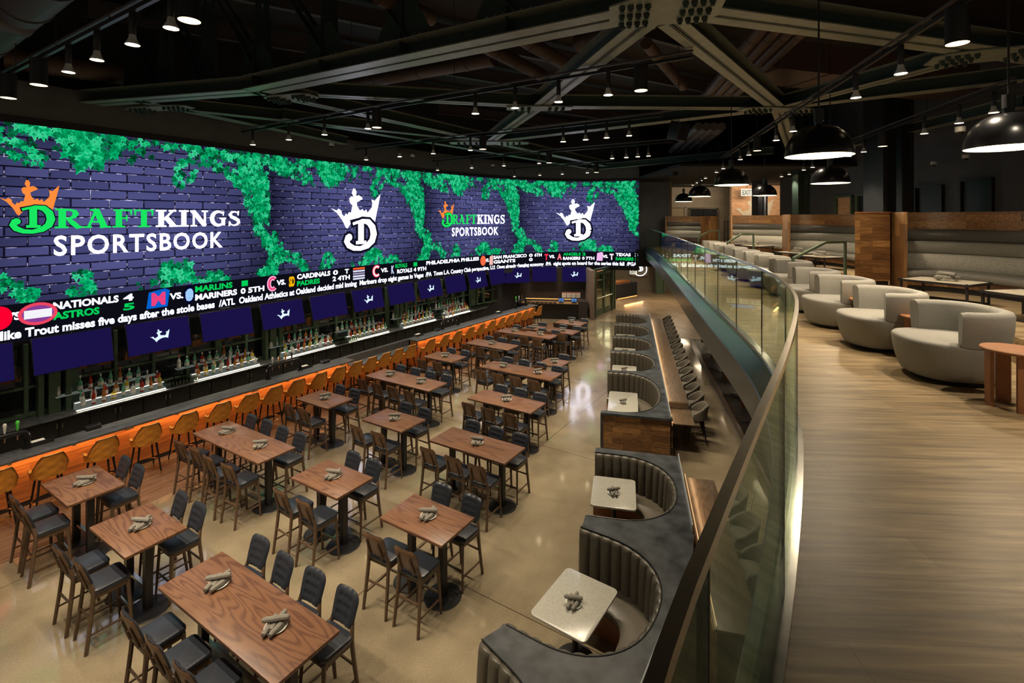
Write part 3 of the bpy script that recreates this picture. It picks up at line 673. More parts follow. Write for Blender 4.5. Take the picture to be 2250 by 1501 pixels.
# ------------------------------------------------------------------ mezzanine
RAILPX = [(1441, 510), (1480, 519), (1560, 548), (1600, 562), (1680, 590), (1720, 615), (1745, 641), (1752, 667), (1743, 720), (1720, 790), (1690, 858), (1650, 950), (1600, 1068), (1550, 1190), (1500, 1315), (1440, 1480)]
MZ = 3.95; RZ = 5.0
pp = [P(x, y, RZ) for x, y in RAILPX][::-1]
rp = [(pp[0].x-2.1, pp[0].y-3.6), (pp[0].x-1.0, pp[0].y-1.72)]+[(p.x, p.y) for p in pp[::1] if p.y < 20]+[(7.15, 24.3), (8.0, 29)]
# keep the sweep smooth
RP = catmull(rp, 6); RP = [Vector((p[0], p[1])) for p in RP]
for _ in range(10): RP = [RP[0]]+[(RP[i-1]+RP[i]*2+RP[i+1])/4 for i in range(1, len(RP)-1)]+[RP[-1]]
RS = [0]
for i in range(1, len(RP)): RS.append(RS[-1]+(RP[i]-RP[i-1]).length)
RT = RS[-1]
def rail(s, off=0, z=0):
    s = max(0, min(RT-1e-6, s)); i = 0
    while i < len(RS)-2 and RS[i+1] < s: i += 1
    f = (s-RS[i])/(RS[i+1]-RS[i]); p = RP[i].lerp(RP[i+1], f)
    def nr(k):
        t = (RP[min(k+1, len(RP)-1)]-RP[max(k-1, 0)]).normalized(); return Vector((-t.y, t.x))
    n = nr(i).lerp(nr(i+1), f).normalized(); p = p+n*off; return Vector((p.x, p.y, z))     # +off = towards the hall
def sweep(prof, s0=0, s1=None, step=.25):
    s1 = RT if s1 is None else s1; n = max(2, int((s1-s0)/step)); mm = MB()
    return mm.loft([[rail(s0+(s1-s0)*i/n, o, z) for o, z in prof] for i in range(n+1)])
m = MB(); edge = [rail(RT*i/60, .02) for i in range(61)]
poly = [(p.x, p.y) for p in edge]+[(9.3, 29.4), (9.3, 37), (20, 37), (22, 30), (22, -4), (edge[0].x, -4)]
m.prism(poly, MZ-.25, MZ); struct(m.build('floor_mezzanine', 'mezz oak', smooth=False))
m = MB(); m.prism(poly, 3.26, MZ-.26); struct(m.build('trim_8', 'wall charcoal', smooth=False))
struct(sweep([(.02, MZ-.26), (.02, 3.22), (.14, 3.22), (.16, MZ-.28), (.14, MZ-.26)], step=.3).build('trim_9', 'fascia metal'))
struct(sweep([(.02, MZ-.26), (.15, MZ-.26), (.06, MZ-.02), (.02, MZ)], step=.3).build('trim_10', 'ledge reflection green'))
ra = thing('glass_railing', 'curved glass railing with brushed stainless cap along the mezzanine edge', 'railing', tuple(rail(RT*.5, 0, MZ)))
rb = Matrix.Translation(-Vector(ra.location))
def rchild(o): o.parent = ra; o.matrix_parent_inverse = rb; return o
rchild(sweep([(-.04, MZ-.02), (-.04, MZ+.03), (.04, MZ+.03), (.04, MZ-.02)], step=.2).build('base_channel', 'shoe metal'))
rchild(sweep([(-.012, RZ-.03), (-.012, RZ), (.012, RZ), (.012, RZ-.03)], step=.15).build('cap_rail', 'stainless'))
s = .2
while s < RT-.3:
    e = min(s+1.42, RT-.05); rchild(sweep([(-.005, MZ+.02), (-.005, RZ-.02), (.005, RZ-.02), (.005, MZ+.02)], s, e, .2).build('glass_panel', 'rail glass')); rchild(sweep([(-.006, MZ+.02), (-.006, RZ-.02), (.006, RZ-.02), (.006, MZ+.02)], e+.001, e+.011, .01).build('panel_joint', 'black steel')); s = e+.012
# raised seating platform
PE = [(4.2, 2.0), (5.15, 4.9), (5.95, 7.2), (6.9, 9.6), (7.76, 11.5), (8.2, 15), (8.3, 20), (9.5, 30)]
PE = [(p[0]*.97+.45, p[1]*.97) for p in PE]
m = MB(); m.prism([tuple(p)[:2] for p in catmull(PE, 4)]+[(20, 30), (20, 2)], MZ+.001, MZ+.30); struct(m.build('trim_11', 'mezz oak', smooth=False))
PZ = MZ+.30
# ------------------------------------------------------------------ the bar
S0, S1 = -9.5, 14.55; LO0, LO1 = 2.72, 5.6
bar = thing('bar_counter', 'long bar counter with dark stone top and glowing orange wood front', 'bar counter', tuple(B0), T_ANG)
m = MB(); m.rbox(((S0+LO0)/2, .28, 1.045), (LO0-S0, .56, .05), .01); m.rbox(((LO1+S1)/2, .28, 1.045), (S1-LO1, .56, .05), .01)
m.box(((LO0+LO1)/2, .5, 1.045), (LO1-LO0, .14, .05)); m.build('counter_top', 'bar stone', bar)
m = MB(); m.rbox(((LO0+LO1)/2, .16, .84), (LO1-LO0-.02, .52, .05), .01); m.box(((LO0+LO1)/2, .45, .94), (LO1-LO0, .04, .18)); m.build('lowered_counter', 'bar stone', bar)
m = MB(); m.box(((S0+LO0)/2, .34, .56), (LO0-S0, .06, .92)); m.box(((LO1+S1)/2, .34, .56), (S1-LO1, .06, .92)); m.box((LO1+.02, .18, .55), (.05, .34, .94)); m.build('front_panel', 'bar front wood', bar, smooth=False)
m = MB(); m.box(((LO0+LO1)/2, .40, .46), (LO1-LO0, .06, .72)); m.build('lowered_front_panel', 'bar front wood', bar, smooth=False)
m = MB(); m.box(((S0+S1)/2, .36, .06), (S1-S0, .08, .12)); m.build('plinth', 'black steel', bar, smooth=False)
m = MB(); m.box(((S0+S1)/2, .58, .5), (S1-S0, .04, 1.0)); m.build('back_panel', 'cabinet black', bar, smooth=False)
for a, b in ((S0, LO0), (LO1, S1)):
    m = MB(); m.box(((a+b)/2, .27, 1.008), (b-a-.05, .02, .012)); m.build('light_strip', 'strip glow', bar, smooth=False)
for i in range(26):
    sx = S0+.6+i*.95
    if LO0-.1 < sx < LO1+.1: continue
    m = MB(); m.box((sx, .27, .96), (.05 if i % 3 else .14, .08, .09)); m.build('hook' if i % 3 else 'outlet_box', 'black steel', bar, smooth=False)
def area(name, loc, sx, sy, pw, col, rot):
    l = bpy.data.lights.new(name, 'AREA'); l.shape = 'RECTANGLE'; l.size = sx; l.size_y = sy; l.energy = pw; l.color = col
    o = bpy.data.objects.new(name, l); C.objects.link(o); o.location = loc; o.rotation_euler = rot; o.parent = None; return o
for a, b in ((S0, (S0+LO0)/2), ((S0+LO0)/2, LO0), (LO0, LO1), (LO1, (LO1+S1)/2), ((LO1+S1)/2, S1)):
    lo = a == LO0; q = B((a+b)/2, .10, .79 if lo else .98)
    l = area('bar_strip_light', tuple(q), b-a-.1, .03, (16 if not lo else 8)*(b-a)/3, (1, .50, .17), (math.radians(38), 0, T_ANG))
# stools ---------------------------------------------------------------
def shell_stool(label, group, col='orange leather', tuft=True, name='bar_stool', sh=.76):
    o = thing(name, label, 'bar stool', group=group)
    m = MB(); m.rbox((0, 0, sh), (.46, .44, .10), .16, n=5, rt=.03); m.build('seat', col, o)
    def prof(a):                       # a in -1..1 round the back, height of the shell
        x = abs(a)
        return (.43 if x < .24 else (.43-(x-.24)/.34*.31 if x < .58 else .12)) if tuft else (.33 if x < .42 else .33-(x-.42)/.58*.20)
    def pos(a, h, d):
        th = a*math.radians(112); r = .26+.055*h/.35-d
        x = math.sin(th)*r*1.02; y = -math.cos(th)*r*.95; return (x, y, sh-.03+h)
    def fo(u, v):
        a = 2*u-1; h = prof(a)*v; b = 0
        if tuft:
            cu = ((u*7) % 1)-.5; cv = ((v*2.6+(int(u*7) % 2)*.5) % 1)-.5; b = .014*math.exp(-(cu*cu+cv*cv)*16)
        return pos(a, h, b)
    def fi(u, v): return pos(2*u-1, prof(2*u-1)*v, .055)
    m = MB(); nu, nv = (42, 12) if tuft else (20, 5); m.grid(fo, nu, nv); m.grid(fi, nu, 4, flip=True)
    def rim(u, v):
        a = 2*u-1; h = prof(a); t = v*PI; p0 = pos(a, h, 0); p1 = pos(a, h, .055); f = .5-.5*math.cos(t); return (p0[0]+(p1[0]-p0[0])*f, p0[1]+(p1[1]-p0[1])*f, p0[2]+.022*math.sin(t))
    m.grid(rim, nu, 5); m.grid(lambda u, v: pos(-1, prof(1)*u, .055*v), 3, 2); m.grid(lambda u, v: pos(1, prof(1)*u, .055*v), 3, 2); m.grid(lambda u, v: pos(2*u-1, 0, .055*v), nu, 1)
    m.build('backrest', col, o, angle=50)
    if tuft:
        m = MB(); m.tube([tuple(Vector(pos(2*i/40-1, prof(2*i/40-1)+.012, -.003))) for i in range(41)], .006, 5); m.build('piping', 'chair wood', o)
    for sx, sy in ((1, 1), (-1, 1), (1, -1), (-1, -1)):
        a = Vector((sx*.15, sy*.14, sh-.04)); b = Vector((sx*.23, sy*.22, .0)); k = a.lerp(b, .90)
        m = MB(); m.tube([a, k], .02, 8, rs=[.022, .014]); lg = m.build('leg', 'black metal gloss', o)
        m = MB(); m.tube([k, b], .012, 8, rs=[.0145, .011]); m.build('foot_cap', 'brass', lg)
    m = MB(); m.tube([(.235*math.cos(2*PI*i/28), .225*math.sin(2*PI*i/28), .27) for i in range(28)], .009, 6, closed=True); m.build('footrest_ring', 'brass', o)
    return o
pxs = [-5, 111, 227, 325, 409, 484, 547, 600, 651, 700, 743, 780, 812, 843, 872, 901, 943, 975, 1003, 1031, 1055, 1079, 1100, 1119, 1136, 1152, 1167, 1183]
for i, px in enumerate(pxs):
    n = -.30; s = on_bar(px, n-.12); q = B(s, n, 0)
    first_or_dup(ST, 'ostool', lambda l, g: shell_stool(l, g), tuple(q), T_ANG+random.uniform(-.06, .06), 'orange tufted leather stool with black legs, %s from left along the bar' % ORD[i], 'orange stools along the bar')
# back bar --------------------------------------------------------------
bb = thing('back_counter', 'black back counter with dark stone top below the bottle displays', 'cabinet', tuple(B(0, 0, 0)), T_ANG)
SB = 13.2
m = MB(); m.rbox(((S0-1+SB)/2, 2.62, .92), (SB-S0+1, .66, .04), .01); m.build('counter_top', 'bar stone', bb)
m = MB(); m.box(((S0-1+SB)/2, 2.66, .45), (SB-S0+1, .56, .88)); m.build('body', 'cabinet black', bb, smooth=False)
k = 0; sx = S0-.5
while sx < SB-.5:
    m = MB(); m.box((sx+.27, 2.365, .50), (.53, .02, .72)); d = m.build('door', 'cabinet black', bb, smooth=False)
    if k % 3 != 2 or True:
        hx = sx+(.5 if k % 2 == 0 else .04); m = MB(); m.box((hx, 2.34, .74), (.022, .025, .13)); m.build('handle', 'stainless', d, smooth=False)
    k += 1; sx += .56
# green steel window wall behind the back counter
ww = thing('window_1', 'green steel framed dark glass wall behind the bottles', 'window', tuple(B(0, 3.02, 0)), T_ANG); ww['kind'] = 'structure'; ww.name = 'window_5'
m = MB(); m.box(((S0-1+17)/2, .06, 1.8), (17-S0+1, .03, 1.7)); m.build('pane', 'dark window', ww, smooth=False)
m = MB()
for i in range(32): m.box((S0-.8+i*.86, 0, 1.8), (.07 if i % 4 else .18, .12, 1.7))
m.box(((S0-1+17)/2, 0, .98), (17-S0+1, .1, .08)); m.box(((S0-1+17)/2, 0, 1.62), (17-S0+1, .05, .05)); m.build('window_frame', 'green steel', ww, smooth=False)
m = MB(); m.box(((S0-1+17)/2, .1, .5), (17-S0+1, .1, 1.0), M=Matrix.Translation(B(0, 3.05, 0)) @ Matrix.Rotation(T_ANG, 4, 'Z')); struct(m.build('wall_bar', 'wall charcoal', smooth=False))
# wide columns of the window wall
for i, px in enumerate((113, 255+300, 605, 872, 1010)):
    pass
for i, (px, wd) in enumerate(((118, .62), (598, .62), (880, .6), (1040, .5))):
    s = on_bar(px, 2.85); o = thing('steel_column', ['wide dark green steel column behind bar, farthest left', 'wide green steel column behind bar between second and third bottle displays', 'wide green steel column behind bar left of fourth display', 'green steel column behind the far end of the back counter'][i], 'column', tuple(B(s, 2.84, .94)), T_ANG)
    m = MB(); m.box((0, 0, .85), (wd*.35, .14, 1.7)); m.build('web', 'green steel', o, smooth=False)
    m = MB(); m.box((-wd*.4, 0, .85), (.10, .22, 1.7)); m.box((wd*.4, 0, .85), (.10, .22, 1.7)); m.build('flange', 'green steel', o, smooth=False)
# bottles -----------------------------------------------------------------
def bottle(col, kind, label, group):
    o = thing('liquor_bottle', label, 'bottle', group=group)
    m = MB(); P_ = {0: [(.0, 0), (.036, 0), (.038, .01), (.038, .15), (.030, .18), (.013, .20), (.012, .27)], 1: [(0, 0), (.044, 0), (.046, .012), (.046, .11), (.036, .15), (.014, .17), (.013, .23)], 2: [(0, 0), (.031, 0), (.032, .01), (.032, .17), (.014, .23), (.013, .30)]}[kind]
    m.lathe(P_, n=10); m.build('glass_body', col, o)
    zt = P_[-1][1]; m = MB(); m.lathe([(.015, zt-.025), (.016, zt-.02), (.016, zt+.015), (.013, zt+.02)], n=8); m.build('cap', random.choice(['black steel', 'red print', 'brass', 'white plastic']), o)
    r = P_[3][0]+.0012; m = MB(); m.lathe([(r, .035), (r, .105)], n=10, cap=False); m.build('label', 'paper', o)
    return o
BC = ['bottle clear', 'bottle amber', 'bottle green', 'bottle red', 'bottle yellow']
DISP = [(166, 362), (424, 568), (621, 733), (764, 852), (884, 955), (976, 1030)]
rb_ = random.Random(3)
for i, (a, b) in enumerate(DISP):
    s0, s1 = on_bar(a, 2.5), on_bar(b, 2.5); L = s1-s0
    o = thing('bottle_riser', 'glowing two-step bottle riser on back counter, %s from left' % ORD[i], 'bottle display', tuple(B(s0, 0, .94)), T_ANG, 'lit bottle risers')
    m = MB(); m.box((L/2, 2.50, .03), (L, .12, .06)); m.box((L/2, 2.62, .085), (L-.02, .12, .17)); m.build('steps', 'shelf glow soft', o, smooth=False)
    m = MB(); m.box((L/2, 2.438, .012), (L, .012, .022)); m.box((L/2, 2.556, .168), (L, .012, .012)); m.build('light_edge', 'shelf glow', o, smooth=False)
    s2 = thing('glass_shelf', 'lit greenish glass shelf above riser, %s from left' % ORD[i], 'shelf', tuple(B(s0-.42, 0, 1.30)), T_ANG, 'lit glass shelves')
    m = MB(); m.box(((L+.5)/2-.03, 2.80, 0), (L+.2, .2, .018)); m.build('shelf_board', 'shelf glow soft', s2, smooth=False); 
    m = MB(); m.box((.1, 2.88, -.18), (.02, .04, .36)); m.box((L+.2, 2.88, -.18), (.02, .04, .36)); m.build('bracket', 'black steel', s2, smooth=False)
    for row, (nn, zz, cnt, x0, nm) in enumerate(((2.50, 1.001, 9, 0, 'front step'), (2.62, 1.111, 8, .0, 'rear step'), (2.80, 1.31, 9, -.38, 'glass shelf'))):
        for j in range(cnt):
            u = (j+.5)/cnt; kd = rb_.choice((0, 1, 2)); cl = BC[(j*3+row*2+i) % 5] if row < 2 else ('bottle green' if j % 3 else BC[j % 5])
            key = ('b', cl, kd); nmc = cl.split()[1]
            q = B(s0+x0+.04+(L-.06)*u, nn, zz)
            first_or_dup(ST, key, lambda l, g, cl=cl, kd=kd: bottle(cl, kd, l, g), tuple(q), rb_.uniform(0, 6), '%s bottle, %s from left on %s of %s display' % (nmc, ORD[j], nm, ORD[i]), 'bottles behind the bar', (1.3, 1.3, rb_.uniform(1.1, 1.35)))
    l = area('riser_light', tuple(B((s0+s1)/2, 2.38, 1.02)), L, .03, 7.0*L, (1, .9, .72), (math.radians(80), 0, T_ANG+PI))
# glass racks and loose glasses
def glass_tumbler(label, group):
    m = MB(); m.lathe([(.0, .004), (.028, .004), (.036, .12), (.038, .12), (.030, 0), (0, 0)], n=10, cap=False); o = m.build('drinking_glass', 'door glass'); tag(o, label, 'glass', group); return o
for i, (a, b) in enumerate(((363, 432), (733, 782), (958, 972), (1041, 1074))):
    s0, s1 = on_bar(a, 2.5), on_bar(b, 2.5)
    tr = thing('glass_tray', 'black tray of upturned glasses on back counter, %s from left' % ORD[i], 'tray', tuple(B((s0+s1)/2, 2.55, .94)), T_ANG, 'glass trays on the back counter')
    m = MB(); m.rbox((0, 0, .008), (s1-s0, .42, .014), .03); m.build('tray_base', 'black steel', tr)
    nx = max(3, int((s1-s0)/.085)); 
    for x in range(nx):
        for y in range(4):
            q = B(s0+.05+(s1-s0-.1)*x/(nx-1), 2.40+.095*y, .957)
            first_or_dup(ST, 'tumbler', glass_tumbler, tuple(q), 0, 'drinking glass, %s from left in %s row of %s tray' % (ORD[x], ORD[y], ORD[i]), 'glasses in %s tray on back counter' % ORD[i])
# draught towers: a black pipe arch with handles
def tower(px0, px1, label, hand, side):
    s0, s1 = on_bar(px0, .45), on_bar(px1, .45); o = thing('beer_tower', label, 'beer tower', tuple(B(s0, .47, 1.07)), T_ANG); L = s1-s0; h = .34
    pts = [(0, 0, 0), (0, 0, h-.12), (.03, 0, h-.04), (.10, 0, h), (L-.10, 0, h), (L-.03, 0, h-.04), (L, 0, h-.12), (L, 0, 0)]
    m = MB(); m.tube([tuple(p) for p in catmull(pts, 4)], .045, 12); m.build('pipe_arch', 'black metal gloss', o)
    for x in (0, L):
        m = MB(); m.lathe([(.085, 0), (.085, .02), (.06, .025), (.06, .05), (.046, .05)], (x, 0, 0), 14); m.build('flange', 'black metal gloss', o)
        m = MB(); m.lathe([(.056, 0), (.058, .02), (.056, .04)], (x, 0, h-.16), 14); m.build('pipe_collar', 'black metal gloss', o)
    for j, c in enumerate(hand):
        x = L*(.2+.6*j/max(1, len(hand)-1)); m = MB(); m.tube([(x, .05, h-.06), (x, .12, h-.05)], .012, 6); m.tube([(x, .11, h-.16), (x, .11, h+.02)], .012, 6); f = m.build('faucet', 'stainless', o)
        m = MB(); m.lathe([(.012, 0), (.016, .02), (.028, .14), (.030, .17), (.02, .19), (0, .2)], (x, .11, h+.02), 8); m.build('tap_handle', c, f)
    return o
tower(-35, 61, 'black pipe beer tower with tall green tap handle at left edge', ['white plastic', 'paper', 'green plastic'], 0)
tower(590, 660, 'black pipe beer tower on bar above the fifth to eighth stools', ['white plastic', 'brass', 'orange leather', 'black steel'], 0)
tower(973, 1007, 'black pipe beer tower near the middle of the far bar', ['brass', 'white plastic', 'orange leather'], 0)
tower(1134, 1156, 'black pipe beer tower at the far end of the bar', ['green plastic', 'white plastic', 'brass'], 0)
for i, (px, lab, sz) in enumerate(((205, 'black order terminal on the bar, above the third orange stool', (.26, .16, .09)), (716, 'black order terminal on the bar, left of the lowered counter', (.26, .16, .09)), (962, 'small black order box on the far bar', (.24, .14, .08)))):
    s = on_bar(px, .45); o = thing('order_terminal', lab, 'terminal', tuple(B(s, .47, 1.072)), T_ANG)
    m = MB(); m.rbox((0, 0, sz[2]/2), sz, .02); m.build('body', 'black steel', o); m = MB(); m.box((0, .02, sz[2]+.003), (sz[0]*.8, sz[1]*.5, .006)); m.build('screen', 'window black', o, smooth=False)
for i, (px, lab) in enumerate(((90, 'black condiment caddy with white napkins near left beer tower'), (672, 'black condiment caddy with white napkins right of second beer tower'), (920, 'black condiment caddy with white napkins past lowered counter'), (1096, 'black condiment caddy at far part of the bar'))):
    s = on_bar(px, .5); o = thing('condiment_caddy', lab, 'caddy', tuple(B(s, .50, 1.07)), T_ANG)
    m = MB(); m.box((0, 0, .005), (.36, .16, .01))
    for sx, sy, dx, dy in ((0, .075, .36, .01), (0, -.075, .36, .01), (.175, 0, .01, .16), (-.175, 0, .01, .16)): m.box((sx, sy, .04), (dx, dy, .08))
    m.build('caddy_box', 'black steel', o, smooth=False); m = MB(); m.box((-.05, 0, .05), (.2, .12, .07)); m.build('napkin_stack', 'paper', o, smooth=False)
# televisions ---------------------------------------------------------------
def tv(label, W, crown, group='televisions under the video wall'):
    o = thing('television', label, 'television', group=group); H = W*.565; Mx = Matrix.Rotation(math.radians(-14), 4, 'X')
    m = MB(); m.rbox((0, 0, 0), (W, .05, H), .01, M=Mx); m.build('casing', 'black steel', o)
    m = MB(); m.add([tuple(Mx @ Vector((x*(W/2-.012), -.028, z*(H/2-.012)))) for x, z in ((-1, -1), (1, -1), (1, 1), (-1, 1))], [(0, 1, 2, 3)]); sc = m.build('screen', 'tv picture', o, smooth=False, normals=False)
    if crown:
        p = Pic(); draw_crown(p, lambda u, v: Mx @ Vector(((u-.5)*W*.32, -.031, (v-.33)*W*.32)), (1, 1, 1)); p.build('crown_picture', sc, 'tv crown')
    m = MB(); m.box((0, .10, H/2-.03), (.06, .05, .16)); m.box((0, .12, H/2+.04), (.25, .1, .02)); m.build('ceiling_bracket', 'black steel', o, smooth=False)
    return o
for i in range(-1, 11):
    s = .05+1.795*(i-2)+(.0 if i < 8 else .0)
    cr = i % 2 == 1
    lab = ('flat television showing a pale crown, ' if cr else 'flat television with plain dark blue screen, ')+'%s from left above the bar' % ORD[i+1]
    first_or_dup(ST, 'tvc' if cr else 'tvp', lambda l, g, cr=cr: tv(l, 1.50, cr, g), tuple(B(s, 2.50, 2.41)), T_ANG, lab, 'televisions above the bar')
tv3 = [(1138, 28.0, 0.32, 1), (1196, 28.55, .0, 0), (1262, 28.55, 0, 1)]
for j, (px, y, rz, cr) in enumerate(tv3):
    lab = ['television with pale crown at the corner before the betting counter', 'plain blue television on dark slatted wall over betting counter', 'television with white crown on the slatted wall, farthest right'][j]
    dup(ST['tvc' if cr else 'tvp'], ((px-CX)/F*y, y, 2.35), rz, lab, 'televisions over the betting counter', (.96, 1, 1.05))
# ------------------------------------------------------------------ betting counter and foyer
m = MB(); m.box((2.2, 28.85, 1.36), (4.6, .2, 2.72)); struct(m.build('wall_betting', 'dark slat wood', smooth=False))
m = MB(); a = Vector((4.30, 26.95, 0)); b = Vector((4.66, 27.75, 0)); m.box((4.42, 27.9, 1.36), (.24, 1.9, 2.72)); struct(m.build('trim_12', 'wall pinkish', smooth=False))
bc = thing('betting_counter', 'black betting counter with amber lit top against the slatted wall', 'counter', (2.3, 27.35, 0), -.14)
m = MB(); m.box((-.2, .25, .43), (3.1, .6, .86)); m.build('front_body', 'cabinet black', bc, smooth=False)
m = MB(); m.box((1.62, .25, .5), (.5, .62, 1.0)); m.build('side_panel', 'dark slat wood', bc, smooth=False)
m = MB(); m.box((-.2, .2, .87), (3.2, .72, .03)); m.build('worktop', 'metal ledge', bc, smooth=False)
m = MB(); m.box((0, .75, .5), (3.6, .4, 1.0)); m.build('rear_shelf', 'dark slat wood', bc, smooth=False)
m = MB(); m.box((-.3, .56, 1.02), (2.6, .04, .02)); m.build('light_strip', 'strip glow', bc, smooth=False)
area('counter_light', (2.2, 27.6, 1.35), 2.6, .05, 14, (1, .62, .3), (0, 0, 0))
for i, x in enumerate((.45, 1.15)):
    o = thing('betting_terminal', 'blue-lit betting terminal on the black counter, %s' % ('left one', 'right one')[i], 'terminal', (2.3+x, 27.45-.14*x, .885), -.14)
    m = MB(); m.box((0, 0, .02), (.26, .2, .04)); m.box((0, .05, .10), (.04, .04, .14)); m.build('stand', 'black steel', o, smooth=False)
    m = MB(); m.box((0, .02, .17), (.32, .03, .2), M=Matrix.Rotation(-.35, 4, 'X')); d = m.build('monitor', 'black steel', o, smooth=False)
    mm = emis('terminal screen', (.06, .16, .4), 1.2) if i == 0 else 0
    m = MB(); m.box((0, .0, .17), (.28, .005, .17), M=Matrix.Rotation(-.35, 4, 'X')); m.build('screen', 'terminal screen', d, smooth=False)
for i in range(4):
    o = thing('notice_card', 'white notice with red header above betting counter, %s from left' % ORD[i], 'notice', (3.0+i*.27, 28.28-.02*i, 1.02), 0, 'notices over the betting counter')
    m = MB(); m.box((0, 0, .17), (.23, .015, .30)); m.build('sheet', 'paper', o, smooth=False)
    m = MB(); m.box((0, -.009, .29), (.2, .004, .05)); m.build('red_header', 'red print', o, smooth=False)
    m = MB(); [m.box((0, -.009, .07+q*.035), (.18, .003, .012)) for q in range(5)]; m.build('printed_lines', 'cabinet black', o, smooth=False)
for i in range(7):
    o = thing('counter_tray', 'small tray of goods on the betting counter, %s from left' % ORD[i], 'tray', (.95+i*.24, 27.55-.035*i, .89), -.14, 'trays on the betting counter')
    m = MB(); m.box((0, 0, .02), (.2, .26, .04)); m.build('tray_base', 'black steel', o, smooth=False); m = MB(); m.box((0, 0, .05), (.15, .2, .03)); m.build('tray_filling', 'booth seat leather', o, smooth=False)
# green glass doors
dx = Vector((6.13-4.67, 30.0-27.8, 0)); dl = dx.length; da = math.atan2(dx.y, dx.x)
o = thing('door_3', 'green framed double glass door beside the betting counter', 'door', (4.67, 27.8, 0), da); o['kind'] = 'structure'
m = MB()
for x in (0.05, dl-.05): m.box((x, 0, 1.36), (.14, .16, 2.72))
m.box((dl/2, 0, 2.66), (dl, .16, .12)); m.box((dl+.35, 0, 1.36), (.08, .14, 2.72)); m.build('door_frame', 'green steel', o, smooth=False)
for i in range(2):
    x0 = .13+i*(dl-.26)/2; wl = (dl-.26)/2-.02; m = MB(); m.box((x0+.05, 0, 1.28), (.10, .06, 2.5)); m.box((x0+wl-.05, 0, 1.28), (.10, .06, 2.5)); m.box((x0+wl/2, 0, .2), (wl, .06, .36)); m.box((x0+wl/2, 0, 2.45), (wl, .06, .14))
    d = m.build('door_leaf', 'green steel', o, smooth=False); m = MB(); m.box((x0+wl/2, 0, 1.35), (wl-.2, .012, 2.0)); m.build('glass', 'door glass', d, smooth=False)
    m = MB(); m.tube([(x0+.06, -.07, 1.02), (x0+wl-.06, -.07, 1.02)], .018, 6); m.build('push_bar', 'stainless', d)
# things behind the glass doors: shelves lit amber
o = thing('merchandise_shelf', 'amber lit wooden shelves seen through the green glass door', 'shelf', (5.2, 31.2, 0), da)
m = MB(); m.box((0, .2, 1.3), (2.2, .05, 2.6)); m.build('back_panel', 'bar front wood', o, smooth=False)
for q in range(4):
    m = MB(); m.box((0, 0, .35+q*.62), (2.2, .4, .04)); m.build('shelf_board', 'table wood', o, smooth=False)
area('shelf_light', (5.6, 30.6, 2.4), 1.5, .1, 12, (1, .5, .2), (.6, 0, da))
# reception desk
o = thing('reception_desk', 'dark angular reception desk with amber light under its edge', 'desk', (7.95, 35.0, 0), .75)
m = MB(); m.box((0, 0, .52), (2.4, .7, .96)); m.build('desk_body', 'wall charcoal', o, smooth=False)
m = MB(); m.box((-.3, .1, 1.08), (1.8, .6, .16)); m.build('desk_top', 'table wood', o, smooth=False)
m = MB(); m.box((0, -.34, .02), (2.4, .02, .03)); m.build('light_strip', 'strip glow', o, smooth=False)
area('desk_light', (8.1, 32.6, .1), 2.2, .05, 10, (1, .5, .18), (math.radians(-60), 0, .75))
o = thing('steel_column', 'green steel column on the far foyer wall under the mezzanine', 'column', (11.0, 36.5, 0)); m = MB(); m.box((0, 0, 1.37), (.5, .1, 2.74)); m.box((-.27, 0, 1.37), (.07, .4, 2.74)); m.box((.27, 0, 1.37), (.07, .4, 2.74)); m.build('shaft', 'green steel', o, smooth=False)
o = thing('steel_column', 'slim green steel column left of the neon sign', 'column', (6.9, 37.2, 0)); m = MB(); m.box((0, 0, 1.37), (.3, .3, 2.74)); m.build('shaft', 'green steel', o, smooth=False)
# neon round sign and exit sign in the foyer
def ring_sign(name, label, c, r, rz=0):
    o = thing(name, label, 'sign', c, rz); m = MB(); m.rbox((0, .06, 0), (r*2.7, .04, r*2.3), .01); m.build('sign_board', 'wall taupe', o)
    m = MB(); m.tube([(r*math.cos(2*PI*i/40), 0, r*math.sin(2*PI*i/40)) for i in range(40)], r*.055, 6, closed=True); m.build('neon_ring', 'neon glow', o)
    p = Pic(); k = r*1.0; draw_D(p, lambda u, v: (( u-.55)*k*1.25, -.01, (v+.12)*k*1.25), (1, 1, 1)); draw_crown(p, lambda u, v: ((u-.5)*k*.9, -.01, (v+.12)*k*.9+.1*k), (1, 1, 1)); p.build('neon_letter', o, 'neon glow'); return o
ring_sign('neon_sign', 'round white neon ring sign with letter D in the foyer', (9.72, 37.2, 1.75), .50)
def exit_sign(label, c, w, h, rz=0):
    o = thing('exit_sign', label, 'exit sign', c, rz); m = MB(); m.rbox((0, 0, 0), (w, .06, h), .01); m.build('housing', 'exit glow', o)
    vs_, fs_ = text2d('EXIT', .04); x0 = min(v[0] for v in vs_); x1 = max(v[0] for v in vs_); p = Pic(); p.mesh2d([((x-x0)/(x1-x0)*w*.84-w*.42, y/.72*h*.66-h*.33) for x, y in vs_], fs_, (1, 0, 0), lambda a, b: (a, -.036, b)); p.build('exit_lettering', o, 'cabinet black')
    m = MB(); m.box((0, 0, h/2+.1), (.03, .03, .2)); m.build('stem', 'black steel', o, smooth=False); return o
exit_sign('lit EXIT sign hanging beside the neon ring in the foyer', (8.95, 36.2, 1.66), .5, .34)
exit_sign('lit EXIT sign hanging above the far mezzanine by the brick wall', (16.35, 34.2, 7.42), .75, .5)
# crown painted on the brick wall
p = Pic(); draw_crown(p, lambda u, v: (15.7+u*2.9, 34.83, 5.55+v*2.4), (1, 1, 1)); simple('mural white', (.62, .56, .45), .8)
o = p.build('crown_mural', None, 'mural white'); tag(o, 'faded white crown painted on the lit brick wall', 'wall painting')
